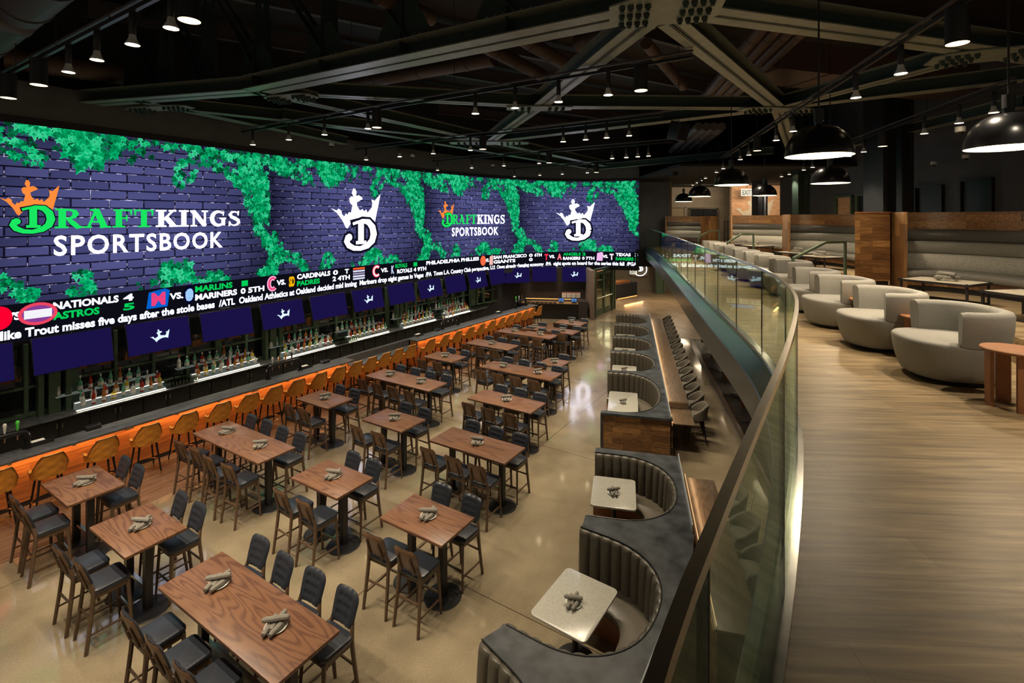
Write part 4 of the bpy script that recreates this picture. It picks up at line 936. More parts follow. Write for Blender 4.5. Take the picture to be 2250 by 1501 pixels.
# ------------------------------------------------------------------ dining tables and chairs
TU = math.radians(-32); U1 = Vector((math.cos(TU), math.sin(TU), 0)); U2 = Vector((-math.sin(TU), math.cos(TU), 0)); THT = 1.07
TAB = [('A', [(91, 1063), (217, 1023), (273, 1063), (144, 1111)], 2, 'leftmost small table by the bar', 1),
 ('B', [(194.3, 1160), (330, 1103.3), (412.3, 1157.3), (272.7, 1226.7)], 2, 'small table left of large front table', 1),
 ('C', [(347.7, 1291.7), (492.7, 1210.7), (745, 1382.7), (None, None)], 4, 'large front table', 2),
 ('D', [(424, 951), (502.7, 925.5), (650.7, 981.3), (565, 1020)], 4, 'large left table by the bar', 2),
 ('E', [(637.3, 1049), (722.7, 1010.7), (820, 1046.7), (738.7, 1097)], 2, 'small table behind large front table', 1),
 ('F', [(833.3, 1139.3), (910, 1085), (1045.7, 1135), (968, 1200)], 2, 'small table nearest the curved booths', 1),
 ('G', [(652, 874.7), (706.7, 857), (773, 876), (720, 898.7)], 2, 'small table right of large left table', 1),
 ('I', [(796, 921), (848, 897), (936, 922.7), (882.7, 949)], 2, 'small table in the middle', 1),
 ('J', [(938.7, 964), (988, 936.8), (1164, 984.7), (1113, 1023)], 3, 'nearest six-chair table', 1),
 ('K', [(802.7, 826.7), (844, 812), (981, 838.7), (942.7, 859)], 4, 'large middle table', 2),
 ('M', [(1022, 874), (1057, 855), (1207, 886), (1173, 908.7)], 3, 'middle six-chair table', 1),
 ('N', [(1054.7, 807), (1085, 792), (1236.5, 820.7), (1209, 835)], 4, 'large table by green floor reflection', 2),
 ('O', [(930.7, 782), (962.7, 772.7), (1025, 783), (992, 797.5)], 2, 'small table behind large middle table', 1),
 ('P', [(1020, 752.7), (1049, 743.9), (1144, 760), (1113, 770)], 3, 'farthest six-chair table', 1),
 ('Q', [(1181, 797.7), (1201.6, 787), (1254, 795), (1233.6, 806)], 1, 'two-chair table by green reflection', 1),
 ('R', [(1091, 728), (1113, 721), (1228, 735), (1205, 744.4)], 4, 'farthest large table', 2),
 ('S', [(1149, 721), (1165, 714), (1202, 719), (1182, 725)], 1, 'farthest two-chair table', 1),
 ('U', [(1201, 726), (1209, 720), (1276, 727), (1259, 735)], 2, 'second-farthest four-chair table', 1),
 ('V', [(1218, 708.7), (1233.6, 702), (1292, 709), (1277, 715.6)], 2, 'farthest four-chair table', 1)]
def bar_table(L, label, group):
    o = thing('dining_table', label, 'table', group=group); Wd = .765
    m = MB(); m.rbox((0, 0, THT-.02), (L, Wd, .04), .006, n=1, rt=.003); m.build('tabletop', 'oak top', o)
    xs = (0,) if L < .9 else ((-L/2+.30, L/2-.30))
    for x in xs:
        m = MB(); m.box((x, 0, (THT-.04)/2), (.095, .095, THT-.06)); m.build('post', 'black steel', o, smooth=False)
        m = MB(); m.lathe([(.0, 0), (.275, 0), (.28, .006), (.27, .016), (.08, .03), (.0, .03)], (x, 0, 0), 32); m.build('base_plate', 'black steel', o)
        m = MB(); m.box((x, 0, THT-.05), (.3, .5, .02)); m.build('top_bracket', 'black steel', o, smooth=False)
    if len(xs) == 2:
        m = MB(); m.box((0, 0, .31), (xs[1]-xs[0], .05, .035)); m.build('foot_rail', 'stainless', o, smooth=False)
    return o
def padded_chair(label, group):
    o = thing('bar_chair', label, 'chair', group=group); SH = .74
    m = MB(); m.rbox((0, .01, SH), (.455, .43, .07), .07, n=4, rt=.025); m.build('seat_cushion', 'black leather', o)
    m = MB(); m.box((0, .185, SH-.06), (.38, .022, .055)); m.box((0, -.165, SH-.06), (.36, .022, .055)); m.box((.195, .01, SH-.06), (.022, .36, .055)); m.box((-.195, .01, SH-.06), (.022, .36, .055)); m.build('seat_frame', 'chair wood', o, smooth=False)
    for sx in (-1, 1):
        m = MB(); m.bar((sx*.19, .185, SH-.035), (sx*.215, .225, 0), .042, .026); m.build('leg', 'chair wood', o)
        pts = [(sx*.215, -.27, 0), (sx*.20, -.225, .35), (sx*.19, -.195, .62), (sx*.188, -.19, SH), (sx*.165, -.215, .86), (sx*.12, -.275, 1.06)]
        m = MB(); m.tube([tuple(p) for p in catmull(pts, 3)], .02, 6, rs=[.016+.011*math.sin(PI*min(1, .2+i/15*.7)) for i in range(16)]); m.build('leg', 'chair wood', o)
    for z, y in ((.30, .20),):
        m = MB(); m.bar((-.2, y, z), (.2, y, z), .018, d0=.03); s_ = m.build('footrest', 'chair wood', o)
        m = MB(); m.box((0, y+.004, z+.016), (.34, .02, .004)); m.build('metal_strip', 'stainless', s_, smooth=False)
    m = MB(); m.bar((-.195, -.215, .40), (.195, -.215, .40), .018, d0=.03); m.build('stretcher', 'chair wood', o)
    for sx in (-1, 1):
        m = MB(); m.bar((sx*.205, .205, .22), (sx*.205, -.235, .22), .018, d0=.028); m.build('stretcher', 'chair wood', o)
    def back(u, v, d, tuft):
        x = (2*u-1); z = v; wx = .208*(1-.30*abs(2*z-1)**6); e = 1-max(0, abs(2*z-1)**8)*.1
        X = x*wx*(1-.10*(1-z)); Z = .80+.355*z; cr = -.02*(1-x*x)
        Y = -.185-.115*z+cr+d*math.sqrt(max(0, 1-abs(x)**6))*math.sqrt(max(0, 1-abs(2*z-1)**6))
        if tuft:
            for bx in (-.42, 0, .42):
                for bz in (.28, .52, .76):
                    Y -= .022*math.exp(-(((x-bx)/.13)**2+((z-bz)/.07)**2))
            Y += .003*math.cos(x*PI*3.5)
        return (X, Y, Z)
    m = MB(); m.grid(lambda u, v: back(u, v, .038, True), 20, 18); m.grid(lambda u, v: back(u, v, 0, False), 20, 18, flip=True); m.build('backrest_pad', 'black leather', o, angle=80)
    m = MB(); m.grid(lambda u, v: tuple(Vector(back(u, v, -.018, False))+Vector((0, -.004, 0))), 10, 12, flip=True); m.grid(lambda u, v: tuple(Vector(back(u, v, 0, False))+Vector((0, -.002, 0))), 10, 12); m.build('back_shell', 'shell wood', o, angle=60)
    for sx in (-1, 1):
        m = MB(); m.tube([(sx*.115, -.232, .80), (sx*.112, -.272, .93), (sx*.10, -.312, 1.05), (sx*.098, -.308, 1.075)], .015, 8, rs=[.02, .018, .014, .008]); bp_ = m.build('back_post', 'chair wood', o)
        m = MB(); m.box((sx*.10, -.328, 1.04), (.012, .006, .012)); m.build('bolt_cap', 'stainless', bp_, smooth=False)
    return o
def plate(label, group):
    m = MB(); m.lathe([(0, .004), (.06, .004), (.075, .008), (.098, .018), (.1, .016), (.078, .0), (0, 0)], n=28, cap=False); o = m.build('dinner_plate', 'plate'); return tag(o, label, 'plate', group)
def napkin(label, group):
    m = MB(); rs = [.018, .025, .023, .027, .023, .026, .019]; m.tube([(-.11+.22*i/6, .002*math.sin(i*2), 0) for i in range(7)], .017, 9, rs=rs)
    m.tube([(-.108, 0, 0), (-.118, 0, 0)], .006, 6); o = m.build('napkin_roll', 'napkin'); return tag(o, label, 'napkin', group)
rn = random.Random(11)
def napkins(c, rz, desc, sc=1.0):
    c = Vector(c)
    first_or_dup(ST, 'plate', plate, tuple(c), rz, ('round white plate on ' + desc), 'white plates', (sc, sc, sc))
    for (dx, dy, dz, a, lab) in ((-.045, -.02, .034, 95, 'lower left'), (.045, -.02, .034, 78, 'lower right'), (0, .035, .036, 88, 'lower middle'), (.0, .0, .080, 12+rn.uniform(-20, 20), 'topmost')):
        q = c+Matrix.Rotation(rz, 3, 'Z') @ Vector((dx, dy, 0))*sc+Vector((0, 0, dz*sc))
        first_or_dup(ST, 'napkin', napkin, tuple(q), rz+math.radians(a), 'grey napkin roll, %s, on %s' % (lab, desc), 'rolled grey napkins', (sc, sc, sc))
SIDE = {1: [''], 2: ['left', 'right'], 3: ['left', 'middle', 'right'], 4: ['leftmost', 'second from left', 'third from left', 'rightmost']}
for key, cor, n, desc, npl in TAB:
    L = {1: .78, 2: 1.22, 3: 1.83, 4: 2.42}[n]
    ps = [P(x, y, THT) for x, y in cor if x is not None]
    if len(ps) == 4: c = sum(ps, Vector())/4
    else: c = (ps[0]+ps[2])/2; 
    c.z = 0; c = Vector((c.x, c.y, 0))
    first_or_dup(ST, 'table%d' % n, lambda l, g, L=L: bar_table(L, l, g), tuple(c), TU, 'oak topped bar table: %s' % desc, 'oak bar tables')
    for i in range(npl):
        x = 0 if npl == 1 else (-.62, .58)[i]
        q = c+U1*x+U2*.03; dd = desc if npl == 1 else desc+(', left' if i == 0 else ', right')
        napkins((q.x, q.y, THT), TU+math.radians(25)+rn.uniform(-.4, .4), dd, 1.25)
    for i in range(n):
        x = ((i+.5)/n-.5)*L*(.98 if n > 1 else 0)
        for side in (-1, 1):
            lab = 'padded bar chair, %s%s side of %s' % ((SIDE[n][i]+' on ') if n > 1 else '', 'camera' if side < 0 else 'far', desc)
            d = .50 if side < 0 else .44
            if n == 1 and side < 0: x_ = -.1
            else: x_ = x
            q = c+U1*(x_+rn.uniform(-.02, .02))+U2*(side*(d+rn.uniform(-.02, .03)))
            first_or_dup(ST, 'chair', padded_chair, (q.x, q.y, 0), TU+(0 if side < 0 else PI)+rn.uniform(-.05, .05), lab, 'padded chairs at the bar tables')
# ------------------------------------------------------------------ booths
ZC = 1.07
def bpath(L, D, n=60):
    pts = []; e = .07; st = .45
    ra = L/2-e; rb_ = D-st
    pts.append((L-e, 0)); pts.append((L-e, st*.5))
    for i in range(25):
        t = PI*i/24; pts.append((L/2+ra*abs(math.cos(t))**.85*(1 if math.cos(t) > 0 else -1), st+rb_*math.sin(t)**.95))
    pts.append((e, st*.5)); pts.append((e, 0))
    # resample evenly
    q = [Vector(p) for p in pts]; ls = [0]
    for i in range(1, len(q)): ls.append(ls[-1]+(q[i]-q[i-1]).length)
    out = []; j = 0
    for i in range(n+1):
        s = ls[-1]*i/n
        while j < len(ls)-2 and ls[j+1] < s: j += 1
        out.append(q[j].lerp(q[j+1], (s-ls[j])/max(1e-6, ls[j+1]-ls[j])))
    return out, ls[-1]
def booth(label, near, far, D=1.42, group='channel tufted booths'):
    near = Vector(near[:2]); far = Vector(far[:2]); d = far-near; L = d.length; rz = math.atan2(d.y, d.x)
    o = thing('curved_booth', label, 'booth', (near.x, near.y, 0), rz, group)
    sub = 8; PL = bpath(L, D)[1]; nch = round(PL/.165); pts, _ = bpath(L, D, nch*sub); N_ = len(pts)
    nr = []
    for i in range(N_):
        t = (pts[min(i+1, N_-1)]-pts[max(i-1, 0)]).normalized(); n = Vector((t.y, -t.x)); c = Vector((L/2, .2))
        if n.dot(c-pts[i]) < 0: n = -n
        nr.append(n)
    prof = [(.30, .10), (.43, .12), (.6, .115), (.8, .10), (.95, .085), (1.01, .08), (1.05, .062), (1.066, .035), (1.06, .004), (.9, 0)]
    vs_, fs_ = [], []
    for i in range(N_):
        ph = (i % sub)/sub; b = math.sin(PI*ph)**.45 if ph else 0
        for z, off in prof:
            q = pts[i]+nr[i]*(off*(.55+.45*b) if off > .01 else off); zz = z-(.012*(1-b) if z > 1.0 else 0); vs_.append((q.x, -q.y, zz))
    k = len(prof)
    for i in range(N_-1):
        for j in range(k-1): a = i*k+j; fs_.append((a, a+k, a+k+1, a+1))
    m = MB(); m.add(vs_, fs_); m.build('backrest', 'booth leather', o, angle=60)
    m = MB(); m.tube([(p.x+n.x*.004, -(p.y+n.y*.004), ZC+.004) for p, n in zip(pts[::3], nr[::3])], .008, 5); m.build('piping', 'black steel', o)
    # seat
    sd = .50; vs_, fs_ = [], []; sp = [(.02, .44), (.30, .465), (sd-.03, .46), (sd, .44), (sd+.005, .38), (sd-.02, .33)]
    for i in range(0, N_, 4):
        for off, z in sp:
            q = pts[i]+nr[i]*off; vs_.append((q.x, -q.y, z))
    k = len(sp); R = len(range(0, N_, 4))
    for i in range(R-1):
        for j in range(k-1): a = i*k+j; fs_.append((a, a+k, a+k+1, a+1))
    m = MB(); m.add(vs_, fs_); m.build('seat', 'booth seat leather', o, angle=50)
    vs_, fs_ = [], []
    for i in range(0, N_, 4):
        for z in (.34, .0): q = pts[i]+nr[i]*(sd-.05); vs_.append((q.x, -q.y, z))
    fs_ = [(2*i, 2*i+2, 2*i+3, 2*i+1) for i in range(R-1)]
    m = MB(); m.add(vs_, fs_); m.build('seat_base', 'table wood', o)
    return o, pts, L, rz
def place(L_, rz, near, p): return (near[0]+math.cos(rz)*p[0]+math.sin(rz)*p[1], near[1]+math.sin(rz)*p[0]-math.cos(rz)*p[1])
WI = 1.56
def island(name, label, booths, wedges, loc):
    o = thing(name, label, 'partition', loc); T = Matrix.Translation(-Vector(loc)); top = MB(); body = MB()
    for near, far in booths:
        near = Vector(near[:2]); far = Vector(far[:2]); d = far-near; L = d.length; rz = math.atan2(d.y, d.x); pts, _ = bpath(L, 1.42, 40)
        poly = [(0, 0)]+[tuple(p) for p in pts[::-1]]+[(L, 0), (L, WI), (0, WI)]
        wp = [place(L, rz, near, p) for p in poly]; top.prism(wp, ZC-.03, ZC, M=T)
        bp = [(p[0], p[1]+.012) if .1 < p[0] < L-.1 else p for p in poly]; wp = [place(L, rz, near, p) for p in bp]; body.prism(wp, 0, ZC-.03, M=T)
    for w_ in wedges: top.prism(w_, ZC-.03, ZC, M=T); body.prism(w_, 0, ZC-.03, M=T)
    top.build('stone_top', 'stone top', o, smooth=False); body.build('body', 'wall charcoal', o, smooth=False); return o
v2 = lambda v: (v.x, v.y)
# island A, five booths in a straight row
A0 = P(1322, 905, ZC); AF = P(1350, 711, ZC); dA = Vector((AF.x-A0.x, AF.y-A0.y)).normalized(); rA = Vector((dA.y, -dA.x))
def onA(y): t = (y-A0.y)/dA.y; return (A0.x+dA.x*t, y)
ys = [A0.y, P(1333, 815, ZC).y, P(1341, 770, ZC).y, P(1346, 738, ZC).y, P(1350, 711, ZC).y, P(1352, 690, ZC).y+.1]
chA = [(onA(a), onA(b)) for a, b in zip(ys, ys[1:])]
desc = ['nearest in the far row', 'second in the far row', 'third in the far row', 'fourth in the far row', 'farthest of all']
for i, (a, b) in enumerate(chA): booth('curved taupe channel-tufted booth, ' + desc[i], a, b)
isA = island('booth_divider', 'dark stone topped divider joining the far row of booths, wood end panel', chA, [], (onA(16)[0], 16, 0))
T = Matrix.Translation(-Vector(isA.location)); ang = math.atan2(rA.y, rA.x)
m = MB(); q = A0+Vector((rA.x, rA.y, 0))*WI/2-Vector((dA.x, dA.y, 0))*.03; m.box((q.x, q.y, .51), (WI-.06, .05, 1.02), ang, M=T); m.build('end_panel', 'walnut boards', isA, smooth=False)
m = MB(); q2 = A0+Vector((rA.x, rA.y, 0))*WI/2-Vector((dA.x, dA.y, 0))*.04; m.box((q2.x, q2.y, ZC-.005), (WI+.04, .14, .05), ang, M=T); m.box((A0.x-dA.x*.04, A0.y-dA.y*.04, .52), (.05, .08, 1.04), ang, M=T); m.build('end_trim', 'stone top', isA, smooth=False)
def fin(parent, a, b, T):
    a = Vector(a); b = Vector(b); d = b-a; m = MB(); c = (a+b)/2; m.box((c.x, c.y, ZC+.06), (d.length, .014, .12), math.atan2(d.y, d.x), M=T); m.build('glass_fin', 'frost', parent, smooth=False)
simple('frost', (.45, .48, .5), .2, noise=.02)
eA = Vector(onA(ys[0]))+rA*(WI-.02); fA = Vector(onA(ys[-1]))+rA*(WI-.02); fin(isA, eA, fA, T)
# island B, curving towards the camera
b_n, b_f, a_n, a_f, z_f = [v2(P(x, y, ZC)) for x, y in ((1285, 1138), (1308, 990), (1098, 1380), (1280, 1152), (1070, 1397))]
z_n = (z_f[0]-2.1*math.sin(math.radians(48)), z_f[1]-2.1*math.cos(math.radians(48)))
chB = [(b_n, b_f), (a_n, a_f), (z_n, z_f)]
for (a, b), l in zip(chB, ('middle one of the near curved row', 'second nearest the camera', 'nearest the camera at bottom edge')): booth('curved taupe channel-tufted booth, ' + l, a, b)
def rcorner(a, b, end): a = Vector(a); b = Vector(b); d = (b-a).normalized(); r = Vector((d.y, -d.x)); return tuple((b if end else a)+r*WI)
w1 = [b_n, rcorner(*chB[0], 0), rcorner(*chB[1], 1), a_f]; w2 = [a_n, rcorner(*chB[1], 0), rcorner(*chB[2], 1), z_f]
isB = island('booth_divider', 'dark stone topped divider curving between the near booths', chB, [w1, w2], (b_n[0], b_n[1], 0)); T = Matrix.Translation(-Vector(isB.location))
bv = (Vector(b_f)-Vector(b_n)).normalized(); br_ = Vector((bv.y, -bv.x)); q = Vector(b_f)+bv*.06+br_*WI/2; m = MB(); m.box((q.x, q.y, ZC-.015), (WI, .14, .03), math.atan2(br_.y, br_.x), M=T); m.box((q.x, q.y, .52), (WI, .12, 1.03), math.atan2(br_.y, br_.x), M=T); m.build('end_slab', 'stone top', isB, smooth=False)
fin(isB, Vector(b_f)+br_*(WI-.02), Vector(rcorner(*chB[0], 0))-br_*.02, T); fin(isB, Vector(rcorner(*chB[1], 1)), Vector(rcorner(*chB[1], 0)), T)
# booth tables
def quartz_table(label, group, W_=.75, L_=.98):
    o = thing('booth_table', label, 'table', group=group); m = MB(); m.rbox((0, 0, .745), (L_, W_, .03), .07, n=6, rt=.004); m.build('tabletop', 'white quartz', o)
    for x in ((0,) if L_ < 1.2 else (-.45, .45)):
        m = MB(); m.lathe([(.04, .02), (.04, .73)], (x, 0, 0), 12); m.build('post', 'black steel', o)
        m = MB(); m.lathe([(0, 0), (.26, 0), (.26, .012), (.06, .03), (0, .03)], (x, 0, 0), 28); m.build('base_plate', 'black steel', o)
        m = MB(); m.box((x, 0, .72), (.4, .4, .015)); m.build('top_bracket', 'black steel', o, smooth=False)
    return o
bt = [((a, b), ('booth ' + d)) for (a, b), d in zip(chA, desc)]+list(zip(chB, ('middle booth of the near row', 'booth second nearest the camera', 'booth nearest the camera')))
for i, ((a, b), d) in enumerate(bt):
    a = Vector(a); b = Vector(b); v = b-a; L = v.length; v.normalize(); r = Vector((v.y, -v.x)); big = i == 0
    c = a+v*(L*.53 if not big else L*.5)+r*.47; rz = math.atan2(v.y, v.x)
    if i == 6: c = Vector((.80, 6.20)); rz = math.radians(55)
    if i == 5: c = Vector((1.80, 8.68)); rz = math.radians(77)
    if i == 7: continue
    first_or_dup(ST, 'qt%d' % big, lambda l, g, big=big: quartz_table(l, g, .76, 1.55 if big else .98), (c.x, c.y, 0), rz, 'white quartz table in %s' % d, 'white booth tables')
    cc = c+(v*-.05)
    napkins((cc.x, cc.y, .76), rz-PI/2+.2, 'white table in ' + d, 1.05)
# drink ledge behind island A
l0, l1 = P(1505, 882, .92), P(1450, 702, .92)
led_t = thing('drink_ledge', 'long brown metal topped drink ledge behind the far booths, amber lit', 'counter', (eA.x, eA.y, 0), math.atan2(dA.y, dA.x))
Lg = (fA-eA).length; s_st = (l0.y-eA.y)/dA.y
m = MB(); m.rbox(((Lg+s_st)/2, -.29, .905), (Lg-s_st-.05, .52, .03), .01); m.build('high_top', 'ledge top', led_t)
m = MB(); m.rbox((.95*s_st/2+.35, -.31, .745), (s_st-.35, .56, .03), .01); m.box((s_st, -.29, .84), (.03, .5, .14)); m.build('low_top', 'ledge top', led_t)
m = MB(); m.box((Lg/2, -.03, .45), (Lg, .04, .9)); m.build('back_panel', 'walnut boards', led_t, smooth=False)
m = MB(); m.box((Lg/2, -.045, .97), (Lg, .012, .02)); m.build('light_strip', 'ledge strip', led_t, smooth=False)
for i in range(4):
    t = (i+.5)/4; q = eA+(fA-eA)*t+rA*.06; area('ledge_strip_light', (q.x, q.y, 1.03), Lg/4-.05, .03, 4, (1, .6, .28), (math.radians(-30), 0, math.atan2(dA.y, dA.x)))
pxs = [1530, 1522, 1514, 1507, 1501, 1495, 1489, 1483, 1478, 1473, 1470, 1466, 1463, 1460, 1457, 1455]
g0 = eA+rA*.72
for i, px in enumerate(pxs):
    s = isect(px, g0, dA) if i < 9 else None
    if i == 0: s0_ = s = isect(px, g0, dA)
    s = s0_+.755*i; q = g0+dA*s
    first_or_dup(ST, 'gstool', lambda l, g: shell_stool(l, g, 'grey stool fabric', False, sh=.66), (q.x, q.y, 0), ang+PI/2, 'grey barrel stool at the drink ledge, %s nearest the camera' % ORD[i], 'grey stools at the drink ledge')
# second ledge by island B
e2 = Vector(rcorner(*chB[0], 0)); f2 = Vector(rcorner(*chB[0], 1)); dB = (f2-e2).normalized(); rB = Vector((dB.y, -dB.x)); lb = thing('drink_ledge', 'short brown drink ledge behind the near booths, by the railing', 'counter', (e2.x, e2.y, 0), math.atan2(dB.y, dB.x))
m = MB(); m.rbox((.2, -.3, .905), (3.4, .52, .03), .01); m.build('high_top', 'ledge top', lb); m = MB(); m.box((.2, -.05, .45), (3.4, .04, .9)); m.build('back_panel', 'walnut boards', lb, smooth=False); m = MB(); m.box((.2, -.065, .97), (3.4, .012, .02)); m.build('light_strip', 'ledge strip', lb, smooth=False)
area('ledge_strip_light', (e2.x+.4, e2.y+1, 1.03), 2.6, .03, 3, (1, .6, .28), (math.radians(-30), 0, math.atan2(dB.y, dB.x)))
for i in range(3):
    q = e2+dB*(1.55-.8*i)+rB*.75; first_or_dup(ST, 'gstool', None, (q.x, q.y, 0), math.atan2(rB.y, rB.x)+PI/2, 'grey barrel stool at the short ledge by railing, %s' % ('farthest', 'middle', 'nearest')[i], 'grey stools at the short ledge')
# ------------------------------------------------------------------ under the mezzanine: low platform with tables
c0, c1 = P(1521, 747, .12), P(1628, 950, .12); dc = (c0-c1).normalized(); 
m = MB(); a = c1-dc*6; b = c0; m.prism([(a.x, a.y), (b.x, b.y), (b.x+6, b.y-1.5), (a.x+6, a.y-1.5)], .0, .12); struct(m.build('trim_13', 'dark slat wood', smooth=False))
m = MB(); c = (a+b)/2; m.box((c.x, c.y, .09), ((b-a).length, .05, .18), math.atan2(dc.y, dc.x)); struct(m.build('trim_14', 'metal ledge', smooth=False))
def wood_table(label, group):
    o = thing('banquette_table', label, 'table', group=group); m = MB(); m.rbox((0, 0, .75), (.95, .7, .04), .01); m.build('tabletop', 'table wood', o)
    m = MB(); m.box((-.46, 0, .5), (.03, .7, .46)); m.build('side_board', 'table wood', o, smooth=False)
    m = MB(); m.lathe([(.04, .02), (.04, .73)], (0.1, 0, 0), 10); m.build('post', 'black steel', o); m = MB(); m.lathe([(0, 0), (.27, 0), (.27, .012), (.06, .03), (0, .03)], (.1, 0, 0), 24); m.build('base_plate', 'black steel', o); return o
rr_ = Vector((dc.y, -dc.x, 0))
for i, (t, off) in enumerate(((2.0, .52), (4.4, .52), (6.9, .54), (9.3, .56), (11.8, .6))):
    q = c0-dc*t+rr_*off; o = first_or_dup(ST, 'wtab', wood_table, (q.x, q.y, .12), math.atan2(dc.y, dc.x)+PI, 'wooden table under the mezzanine edge, %s from far end' % ORD[i], 'tables under the mezzanine')
for i, t in enumerate((.05, 8.1)):
    q = c0-dc*t+rr_*.62; o = thing('steel_post', ['slim black post under the mezzanine, farther one', 'slim black post under the mezzanine, nearer one'][i], 'post', (q.x, q.y, .0)); m = MB(); m.box((0, 0, 1.36), (.12, .12, 2.72)); m.build('shaft', 'black steel', o, smooth=False); m = MB(); m.box((0, 0, .13), (.22, .22, .02)); m.build('base_plate', 'black steel', o, smooth=False)
for t in (2, 7): q = c0-dc*t+rr_*1.6; area('undermezz_light', (q.x, q.y, 2.7), 1.2, 1.2, 14, (1, .75, .5), (0, 0, 0))
for x, y in ((11, 33), (8, 31.5), (13, 30), (6.4, 34.5), (11, 27)): area('foyer_light', (x, y, 2.7), 1.5, 1.5, 60, (1, .78, .52), (0, 0, 0))
# ------------------------------------------------------------------ mezzanine furniture
def lounge(label, group):
    o = thing('lounge_chair', label, 'armchair', group=group); n = 40
    def ring(r, z, e=2.5, fy=1.0):
        out = []
        for k in range(n):
            a = 2*PI*k/n; c_, s_ = math.cos(a), math.sin(a); q = (abs(c_)**e+abs(s_)**e)**(-1/e); out.append((r*q*c_, r*q*s_*fy+(.02 if s_ > 0 else 0)*r, z))
        return out
    m = MB(); m.loft([ring(.335, .05), ring(.36, .055), ring(.378, .09), ring(.41, .2), ring(.43, .32), ring(.436, .385), ring(.434, .405), ring(.42, .422), ring(.38, .43), ring(.2, .437), ring(.02, .438)]); m.build('seat', 'grey lounge fabric', o, angle=60)
    m = MB(); m.lathe([(0, 0), (.285, 0), (.305, .012), (.305, .035), (.27, .05), (0, .05)], n=36); m.build('swivel_base', 'black metal gloss', o)
    rings = []; K = 30
    for i in range(K+1):
        a = math.radians(-90-105+210*i/K); e_ = 2.5; c_, s_ = math.cos(a), math.sin(a); q = (abs(c_)**e_+abs(s_)**e_)**(-1/e_)
        sq = 1.0 if 0 < i < K else .90
        prof = [(.335, .405), (.33, .55), (.345, .70), (.365, .735), (.40, .748), (.455, .735), (.470, .70), (.462, .55), (.440, .405), (.39, .398)]
        rr = []
        for r, z in prof:
            r2 = .40+(r-.40)*sq; z2 = .57+(z-.57)*(1 if sq == 1 else .94); rr.append((r2*q*c_, r2*q*s_, z2))
        rings.append(rr)
    m = MB(); m.loft(rings); m.build('backrest', 'grey lounge fabric', o, angle=60)
    m = MB(); m.tube([(.372*math.cos(math.radians(-90)), .40*-1*.93, z) for z in (.45, .6, .745)], .003, 5); m.build('seam', 'banquette grey', o)
    return o
def stool_table(label, group):
    o = thing('side_table', label, 'side table', group=group); m = MB(); m.lathe([(0, .485), (.205, .485), (.22, .49), (.222, .5), (.222, .505), (.215, .512), (0, .512)], n=36); m.build('tabletop', 'table wood', o)
    for k in range(4):
        a = PI/4+PI/2*k; m = MB(); m.box((.165*math.cos(a), .165*math.sin(a), .245), (.028, .10, .49), a); m.build('leg', 'table wood', o, smooth=False)
    return o
LC = [(4.66, 5.25), (4.86, 6.5), (5.15, 7.8), (5.46, 9.05), (6.1, 10.9), (6.33, 12.15), (6.6, 13.4), (6.84, 14.6), (7.15, 16.0), (7.5, 17.7), (7.84, 19.0), (8.1, 20.3)]
LC = [(x*.97, y*.97) for x, y in LC]
for i, (x, y) in enumerate(LC):
    first_or_dup(ST, 'lounge', lounge, (x, y, MZ), math.radians(78+i*.5)+random.uniform(-.05, .05), 'pale grey swivel lounge chair, %s nearest in mezzanine row' % ORD[i], 'lounge chairs on the mezzanine')
o = dup(ST['lounge'], (5.25, 4.35, MZ), math.radians(80), 'pale grey lounge chair cut by the right edge of the photo', 'lounge chairs on the mezzanine')
for i, (x, y) in enumerate(((4.52, 4.42), (4.96, 5.92), (5.18, 7.14), (5.50, 8.42), (6.5, 11.6), (7.1, 14.0))):
    first_or_dup(ST, 'sidet', stool_table, (x*.97, y*.97, MZ), .4+i*.3, 'round wooden side table between lounge chairs, %s nearest' % ORD[i], 'round side tables')
def banquette(label, path, rz=0):
    pts = [Vector(p[:2]) for p in catmull([p for p in path], 6)]; loc = (pts[len(pts)//2].x, pts[len(pts)//2].y, PZ); o = thing('banquette', label, 'banquette', loc, 0, 'curved mezzanine banquettes'); T = Matrix.Translation((-loc[0], -loc[1], 0)); N_ = len(pts); nr = []
    for i in range(N_):
        t = (pts[min(i+1, N_-1)]-pts[max(i-1, 0)]).normalized(); nr.append(Vector((t.y, -t.x)))
    def sw(prof, name, mat, angle=35):
        m = MB(); m.loft([[(pts[i].x+nr[i].x*o_, pts[i].y+nr[i].y*o_, z) for o_, z in prof] for i in range(N_)], M=T); m.build(name, mat, o, angle=angle)
    sw([(-.12, 0), (-.12, 1.47), (.02, 1.47), (.02, 0)], 'wood_back', 'walnut boards')
    def cush(z0, z1, d): return [(.02, z0), (d*.8, z0), (d, z0+.03), (d+.015, (z0+z1)/2), (d, z1-.03), (d*.7, z1), (.02, z1)]
    sw(cush(.92, 1.14, .13), 'upper_cushion', 'banquette grey', 60); sw(cush(.68, .915, .15), 'back_cushion', 'banquette light', 60); sw(cush(.36, .675, .17), 'lumbar_cushion', 'banquette boucle', 60)
    sw([(.02, .24), (.66, .24), (.69, .27), (.69, .34), (.65, .375), (.1, .38), (.02, .38)], 'seat', 'banquette seat', 60)
    sw([(.02, .10), (.62, .10), (.62, .24), (.02, .24)], 'seat_base', 'walnut boards side'); sw([(.02, 0), (.56, 0), (.56, .10), (.02, .10)], 'kick_plinth', 'black steel')
    for i in (0, N_-1):
        p = pts[i]+nr[i]*.30; m = MB(); t = (pts[min(i+1, N_-1)]-pts[max(i-1, 0)]).normalized(); m.box((p.x, p.y, .735), (.05, .88, 1.47), math.atan2(t.y, t.x), M=T); m.build('end_panel', 'walnut boards side', o, smooth=False)
    return o
def rev(p): return p
banquette('large curved grey banquette with wood back, nearest on the right', [(7.62, 9.8), (8.3, 9.45), (8.7, 8.5), (8.75, 6.9), (8.45, 5.0)])
